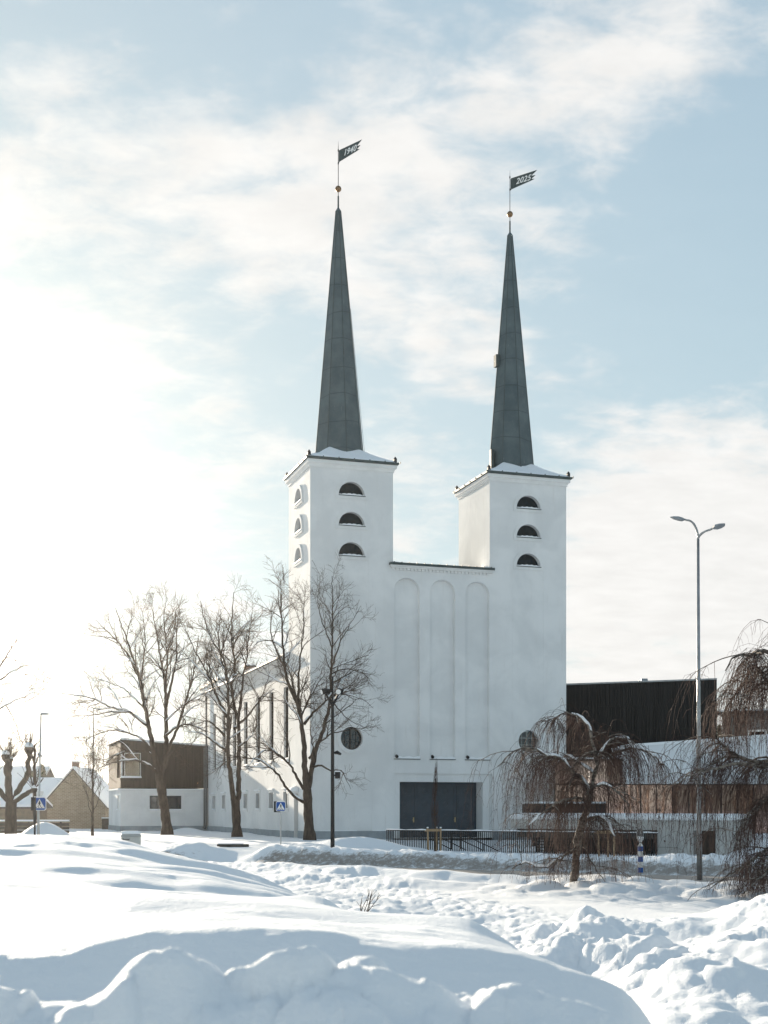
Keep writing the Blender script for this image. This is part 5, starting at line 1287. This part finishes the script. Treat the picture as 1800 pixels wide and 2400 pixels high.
# weeping birches: gnarled limbs and hanging curtains of fine twigs
def weeping(label, d, base, trunk, limbs, seed, n_mid, n_hang, floor, spread=1.6, group='weeping birches', snowy=True):
    rng = np.random.default_rng(seed); b = at(base[0], base[1], d); b.z = gz(b.x, b.y) - .25; B = np.array(b)
    root = empty('weeping_birch', b, 0, label, 'tree', group)
    W3 = lambda px, py, off=0.0: np.array([(px - CX) / F * (d + off), d + off, EYE - (py - HOR) / F * (d + off)]) - B
    T = Tubes(); tw = Tubes(); S = Tubes(); lv = []
    P = smooth_path([np.array([W3(trunk[0][0], 1900)[0], 0, 0])] + [W3(x, y) for x, y, r in trunk[1:]], .12, rng, .018); rad = np.interp(np.linspace(0, 1, len(P)), np.linspace(0, 1, len(trunk)), [r for x, y, r in trunk]) * (1 + .12 * rng.normal(size=len(P)))
    T.add(P, rad, 10)
    gfl = .22
    def strand(p, dd, ln, r):
        pts = [p]; k = max(5, int(ln / .22)); dv = dd.copy()
        for q in range(k):
            dv = dv * .72 + np.array([0, 0, -.42]) + rng.normal(size=3) * .085; dv /= np.linalg.norm(dv); nx = pts[-1] + dv * ln / k
            if nx[2] < gfl: break
            pts.append(nx)
        if len(pts) < 3: return None
        pts = np.array(pts); tw.add(pts, np.linspace(r, r * .55, len(pts)), 3)
        for q in range(int(ln * 3.4)):
            i = rng.integers(0, len(pts) - 1); a = rng.normal(size=3); a[2] = -abs(a[2]) * .9 - .3; a /= np.linalg.norm(a); l2 = rng.uniform(.10, .42); e = pts[i] + a * l2 * .5; e2 = e + (a * .55 + np.array([0, 0, -.8])) * l2 * .5
            if e2[2] > gfl * .7: tw.add(np.array([pts[i], e, e2]), [r * .62, r * .55, r * .42], 3)
            if rng.random() < .035: lv.append(e)
        return pts
    mids = []
    for pts, ra, rb, off, hang in limbs:
        n = len(pts); Q = smooth_path([W3(x, y, off * i / (n - 1)) for i, (x, y) in enumerate(pts)], .12, rng, .014); rad = np.linspace(ra, rb, len(Q)); T.add(Q, rad, 8); (snow_on(S, Q, rad * .9, rng) if snowy else None)
        for k in range(int(n_mid * hang)):
            i = int(rng.uniform(.08, 1) * (len(Q) - 1)); d0 = Q[min(i + 1, len(Q) - 1)] - Q[max(i - 1, 0)]; d0 /= np.linalg.norm(d0) + 1e-9
            a = rng.normal(size=3) * np.array([1, 1.5, .5]); dd = d0 * .5 + a * .55; dd[2] = abs(dd[2]) * .45 + .05; dd /= np.linalg.norm(dd); ln = rng.uniform(.4, spread); m = [Q[i]]
            for q in range(6):
                dd = dd + np.array([0, 0, -.18]) + rng.normal(size=3) * .12; dd /= np.linalg.norm(dd); m.append(m[-1] + dd * ln / 6)
            m = np.array(m); T.add(m, np.linspace(rad[i] * .45 + .004, .007, 7), 5); mids.append((m, hang)); mids.append((Q[max(0, i - 6):i + 2], hang))
    mids = [m for m in mids if len(m[0]) > 2]
    for k in range(n_hang):
        m, h = mids[rng.integers(0, len(mids))]; i = rng.integers(1, len(m)); d0 = m[i] - m[i - 1]; d0 /= np.linalg.norm(d0) + 1e-9
        top = m[i][2]; ln = min(rng.uniform(.5, 2.5), max(.5, top * 1.02))
        strand(m[i], d0 * .8 + rng.normal(size=3) * .4, ln, rng.uniform(.0040, .0066))
    T.build('trunk', M['birch'], root); tw.build('hanging_twigs', M['birchtwig'], root)
    if S.n: S.build('branch_snow', M['snow'], root)
    if lv: leaves('seed_tufts', lv[:900], rng, .032, M['birchtwig'], root)
    return root


weeping('small gnarled weeping birch with snow clods before the concrete entrance', 35, (1343, 2087),
        [(1343, 2090, .125), (1347, 2050, .105), (1352, 2000, .10), (1356, 1962, .095), (1366, 1925, .10), (1378, 1890, .075), (1384, 1850, .065), (1396, 1812, .055), (1403, 1772, .05)],
        [([(1403, 1775), (1420, 1748), (1444, 1730), (1468, 1733), (1482, 1752)], .06, .022, -.5, 1.2), ([(1382, 1862), (1368, 1830), (1338, 1806), (1310, 1775), (1281, 1770), (1254, 1758), (1228, 1753), (1196, 1768), (1166, 1797)], .055, .012, -.7, 1.9),
         ([(1400, 1790), (1390, 1745), (1382, 1707), (1362, 1683), (1329, 1670), (1305, 1682), (1290, 1702)], .05, .012, .6, 1.3), ([(1405, 1775), (1440, 1765), (1475, 1755), (1510, 1760), (1546, 1785), (1562, 1800)], .04, .010, .8, 1.1),
         ([(1357, 1980), (1345, 1990), (1329, 2002), (1305, 2021), (1268, 2034), (1232, 2021), (1201, 2036)], .04, .012, -.9, .55), ([(1366, 1925), (1395, 1915), (1420, 1920), (1440, 1960)], .05, .015, -1.0, .5), ([(1380, 1880), (1350, 1870), (1310, 1880), (1270, 1905), (1240, 1935)], .04, .010, -1.3, .7),
         ([(1384, 1850), (1400, 1840), (1440, 1850), (1475, 1890)], .035, .010, -1.5, .55), ([(1362, 1935), (1378, 2000), (1392, 2030), (1425, 2075)], .03, .008, -.6, .25), ([(1395, 1815), (1360, 1790), (1330, 1770), (1300, 1800)], .035, .01, 1.4, .9)],
        611, 13, 1150, .2, spread=1.05)
weeping('larger weeping birch hanging in from the right edge beside the tall lamp', 31, (1872, 2120),
        [(1872, 2122, .16), (1868, 2000, .14), (1850, 1850, .13), (1830, 1760, .12), (1838, 1660, .10), (1834, 1580, .09)],
        [([(1834, 1600), (1815, 1545), (1790, 1526), (1770, 1532), (1755, 1538), (1735, 1534), (1716, 1545), (1700, 1572)], .07, .012, -.3, 1.3), ([(1838, 1640), (1800, 1600), (1770, 1560), (1744, 1600), (1715, 1640), (1690, 1680)], .06, .010, .6, 1.2), ([(1836, 1770), (1800, 1785), (1760, 1782), (1720, 1770), (1690, 1740), (1672, 1722)], .07, .012, .5, 1.2),
         ([(1832, 1790), (1780, 1795), (1730, 1790), (1680, 1800), (1632, 1812), (1580, 1838)], .06, .008, -.7, 1.1), ([(1850, 1860), (1800, 1870), (1760, 1915), (1720, 1960)], .05, .010, -.9, .9), ([(1860, 1960), (1800, 1990), (1760, 2020), (1710, 2050), (1660, 2085)], .045, .009, -.8, .8), ([(1834, 1590), (1870, 1540), (1910, 1560)], .07, .02, .3, .8), ([(1850, 1850), (1900, 1800), (1950, 1830)], .07, .02, .2, .8),
         ([(1862, 1990), (1830, 2010), (1790, 2050), (1740, 2095)], .04, .009, -1.5, .7)],
        622, 13, 1450, .2, spread=1.3, snowy=False)


# staked saplings by the railing
def stakes(label, d, px, base_py, top_py, w, group='timber tree stakes'):
    b = at(px, base_py, d); b.z = gz(b.x, b.y) - .2; r = empty('tree_stakes', b, .35, label, 'tree stakes', group); h = EYE + (HOR - top_py) / F * d - b.z
    for x, y in ((-w, -.15), (w * .75, .1), (w, -.25)):
        mb = MB(); mb.tube([(x * 1.0 - .05 * (x < 0) * -1, y, 0), (x, y, h)], .045, 8); s = mb.build('stake', M['stake'], r)
        mb = MB(); mb.sphere((x, y, h + .03), .06, 8, 6, .7); mb.build('snow_cap', M['snow'], s, True)
    mb = MB(); mb.box((-w - .08, -.20, h - .16), (w + .05, -.15, h - .04)); mb.box((-w - .05, -.15, h - .16), (w * .8, .12, h - .1)); mb.build('cross_board', M['stake'], r); return r


def sapling(label, d, px, base_py, top_py, seed):
    rng = np.random.default_rng(seed); b = at(px, base_py, d); b.z = gz(b.x, b.y) - .2; r = empty('sapling', b, 0, label, 'sapling', 'staked saplings'); h = EYE + (HOR - top_py) / F * d - b.z
    T = Tubes(); tw = Tubes(); P = smooth_path([(0, 0, 0), (.03, 0, h * .3), (.0, .02, h * .6), (.1, 0, h)], .15, rng, .01); T.add(P, np.linspace(.05, .008, len(P)), 7)
    for k in range(110):
        t = rng.uniform(.32, .98); p = P[int(t * (len(P) - 1))]; a = rng.uniform(0, 6.28); sp = rng.uniform(.12, .3) * (1.1 - t); pts = [p, p + np.array([math.cos(a) * sp, math.sin(a) * sp, .22]), p + np.array([math.cos(a) * sp * 1.2, math.sin(a) * sp * 1.2, rng.uniform(.5, .85)])]; tw.add(np.array(pts), [.009, .007, .005], 3)
    T.build('stem', M['bark'], r); tw.build('twigs', M['birchtwig'], r); return r


stakes('three pale stakes round the sapling before the church door', 66.5, 1014, 1999, 1941, .33)
sapling('thin upright sapling between stakes before the church door', 66.4, 1019, 1999, 1800, 5)
stakes('pale stakes half hidden behind the small weeping birch', 57.2, 1415, 2008, 1945, .36)


def twig_bush(label, px, py, d, n, ln, seed, lean=(.5, 0)):
    rng = np.random.default_rng(seed); b = at(px, py, d); b.z = gz(b.x, b.y) - .04; T = Tubes()
    for k in range(n):
        a = np.array([lean[0] + rng.normal() * .45, lean[1] + rng.normal() * .4, rng.uniform(.5, 1.1)]); a /= np.linalg.norm(a); l = ln * rng.uniform(.5, 1); P = [np.array([rng.normal() * .04, rng.normal() * .04, 0])]
        for q in range(4): a = a + rng.normal(size=3) * .16; a /= np.linalg.norm(a); P.append(P[-1] + a * l / 4)
        P = np.array(P); T.add(P, np.linspace(.008, .004, 5), 4)
        for q in range(3):
            i = rng.integers(1, 4); e = a + rng.normal(size=3) * .5; e /= np.linalg.norm(e); T.add(np.array([P[i], P[i] + e * l * .18, P[i] + e * l * .3]), [.005, .004, .003], 3)
    o = T.build('bare_shrub', M['twig'], None); o.location = b; tag(o, label, 'shrub', 'twigs poking out of the snow')


twig_bush('dry branched twig sticking out of the trampled snow in the middle', 846, 2118, 24, 7, .62, 9, (.7, 0))
twig_bush('tiny dry stem in the hollow left of the ploughed lumps', 1280, 2238, 15.5, 3, .22, 10, (.1, 0))
twig_bush('short dark stem on the crest of the ploughed heap at right', 1577, 2197, 15.5, 3, .16, 12, (.3, 0))

# far evergreens and the bare wood behind the annex
def evergreen(label, px, d, py_top, w, seed):
    rng = np.random.default_rng(seed); b = at(px, HOR, d); b.z = -.3; r = empty('evergreen_tree', b, 0, label, 'tree', 'evergreens far behind the houses'); h = EYE + (HOR - py_top) / F * d + .3
    mb = MB(); mb.tube([(0, 0, 0), (0, 0, h * .95)], [.25, .04], 7); mb.build('trunk', M['bark'], r)
    V = []; Fc = []
    for k in range(2600):
        t = rng.uniform(.08, 1) ** .8; a = rng.uniform(0, 6.283); R_ = w * (1.05 - t) ** .75 * (.75 + .25 * math.sin(a * 5 + t * 23)) * rng.uniform(.45, 1.0); p = np.array([R_ * math.cos(a), R_ * math.sin(a), h * t - R_ * .25]); s = rng.uniform(.14, .34); q = rng.normal(size=3) * np.array([1, 1, .5]); q /= np.linalg.norm(q); o_ = np.cross(q, rng.normal(size=3)); o_ /= np.linalg.norm(o_)
        n = len(V); V += [p - q * s, p + o_ * s * .4, p + q * s - np.array([0, 0, s * .5]), p - o_ * s * .4]; Fc.append((n, n + 1, n + 2, n + 3))
    me = bpy.data.meshes.new('crown'); me.from_pydata([tuple(v) for v in V], [], Fc); o = bpy.data.objects.new('crown', me); COL.objects.link(o); me.materials.append(M['conifer']); o.parent = r


evergreen('dark evergreen behind the houses at the slim lamp post', 98, 170, 1792, 1.9, 21)
evergreen('evergreen half hidden behind the pruned tree', 76, 165, 1808, 1.3, 22)
evergreen('narrow evergreen in the gap right of the black hall block', 1686, 150, 1700, 1.0, 23)

rng = np.random.default_rng(31); wd = Tubes()
for k in range(260):
    px = rng.uniform(196, 300); d = rng.uniform(150, 190); b = np.array(at(px, HOR, d)); b[2] = -.2; h = rng.uniform(2.6, 5.2)
    wd.add(np.array([b, b + [rng.normal() * .1, 0, h * .5], b + [rng.normal() * .3, 0, h]]), [.06, .045, .02], 4)
    for q in range(9):
        t = rng.uniform(.25, 1); p = b + np.array([0, 0, h * t]); e = np.array([rng.normal() * .7, rng.normal() * .7, rng.uniform(.2, 1.0)]); wd.add(np.array([p, p + e * .5, p + e * .9 + [0, 0, .2]]), [.03, .022, .012], 3)
o = wd.build('distant_thicket', M['wood'], None); tag(o, 'far grey-brown thicket of bare trees between barn and annex', 'thicket', kind='stuff')

# the wooded street behind the viewer, seen only in the window reflections
rng = np.random.default_rng(41); wd = Tubes()
for k in range(190):
    x = rng.uniform(-150, 150); y = -rng.uniform(55, 90); b = np.array([x, y, -.2]); h = rng.uniform(4, 11)
    wd.add(np.array([b, b + [rng.normal() * .2, 0, h * .5], b + [rng.normal() * .5, 0, h]]), [.22, .15, .04], 4)
    for q in range(14):
        t = rng.uniform(.2, 1); p = b + np.array([0, 0, h * t]); e = np.array([rng.normal() * 1.4, rng.normal() * 1.0, rng.uniform(.3, 2.0)]); wd.add(np.array([p, p + e * .5, p + e * .9 + [0, 0, .3]]), [.10, .07, .04], 3)
o = wd.build('wood_behind', M['wood'], None); tag(o, 'bare wood across the street, mirrored in the hall glazing', 'wood', kind='stuff')

# ------------------------------------------------------------------ sunlit winter haze
mb = MB(); mb.box((-2700, -2700, -2.0), (2700, 2700, 48.0))
hm = bpy.data.materials.new('haze'); hm.use_nodes = True; t = NT(hm.node_tree); hm.node_tree.nodes.remove(hm.node_tree.nodes['Principled BSDF'])
pv = t.n('ShaderNodeVolumePrincipled'); pv.inputs['Color'].default_value = (.95, .95, .95, 1); pv.inputs['Density'].default_value = 0.00013; pv.inputs['Anisotropy'].default_value = .92
t.link(pv.outputs[0], [n for n in hm.node_tree.nodes if n.type == 'OUTPUT_MATERIAL'][0].inputs['Volume'])
tag(mb.build('haze', hm), 'thin frosty haze glowing towards the low sun', kind='stuff')
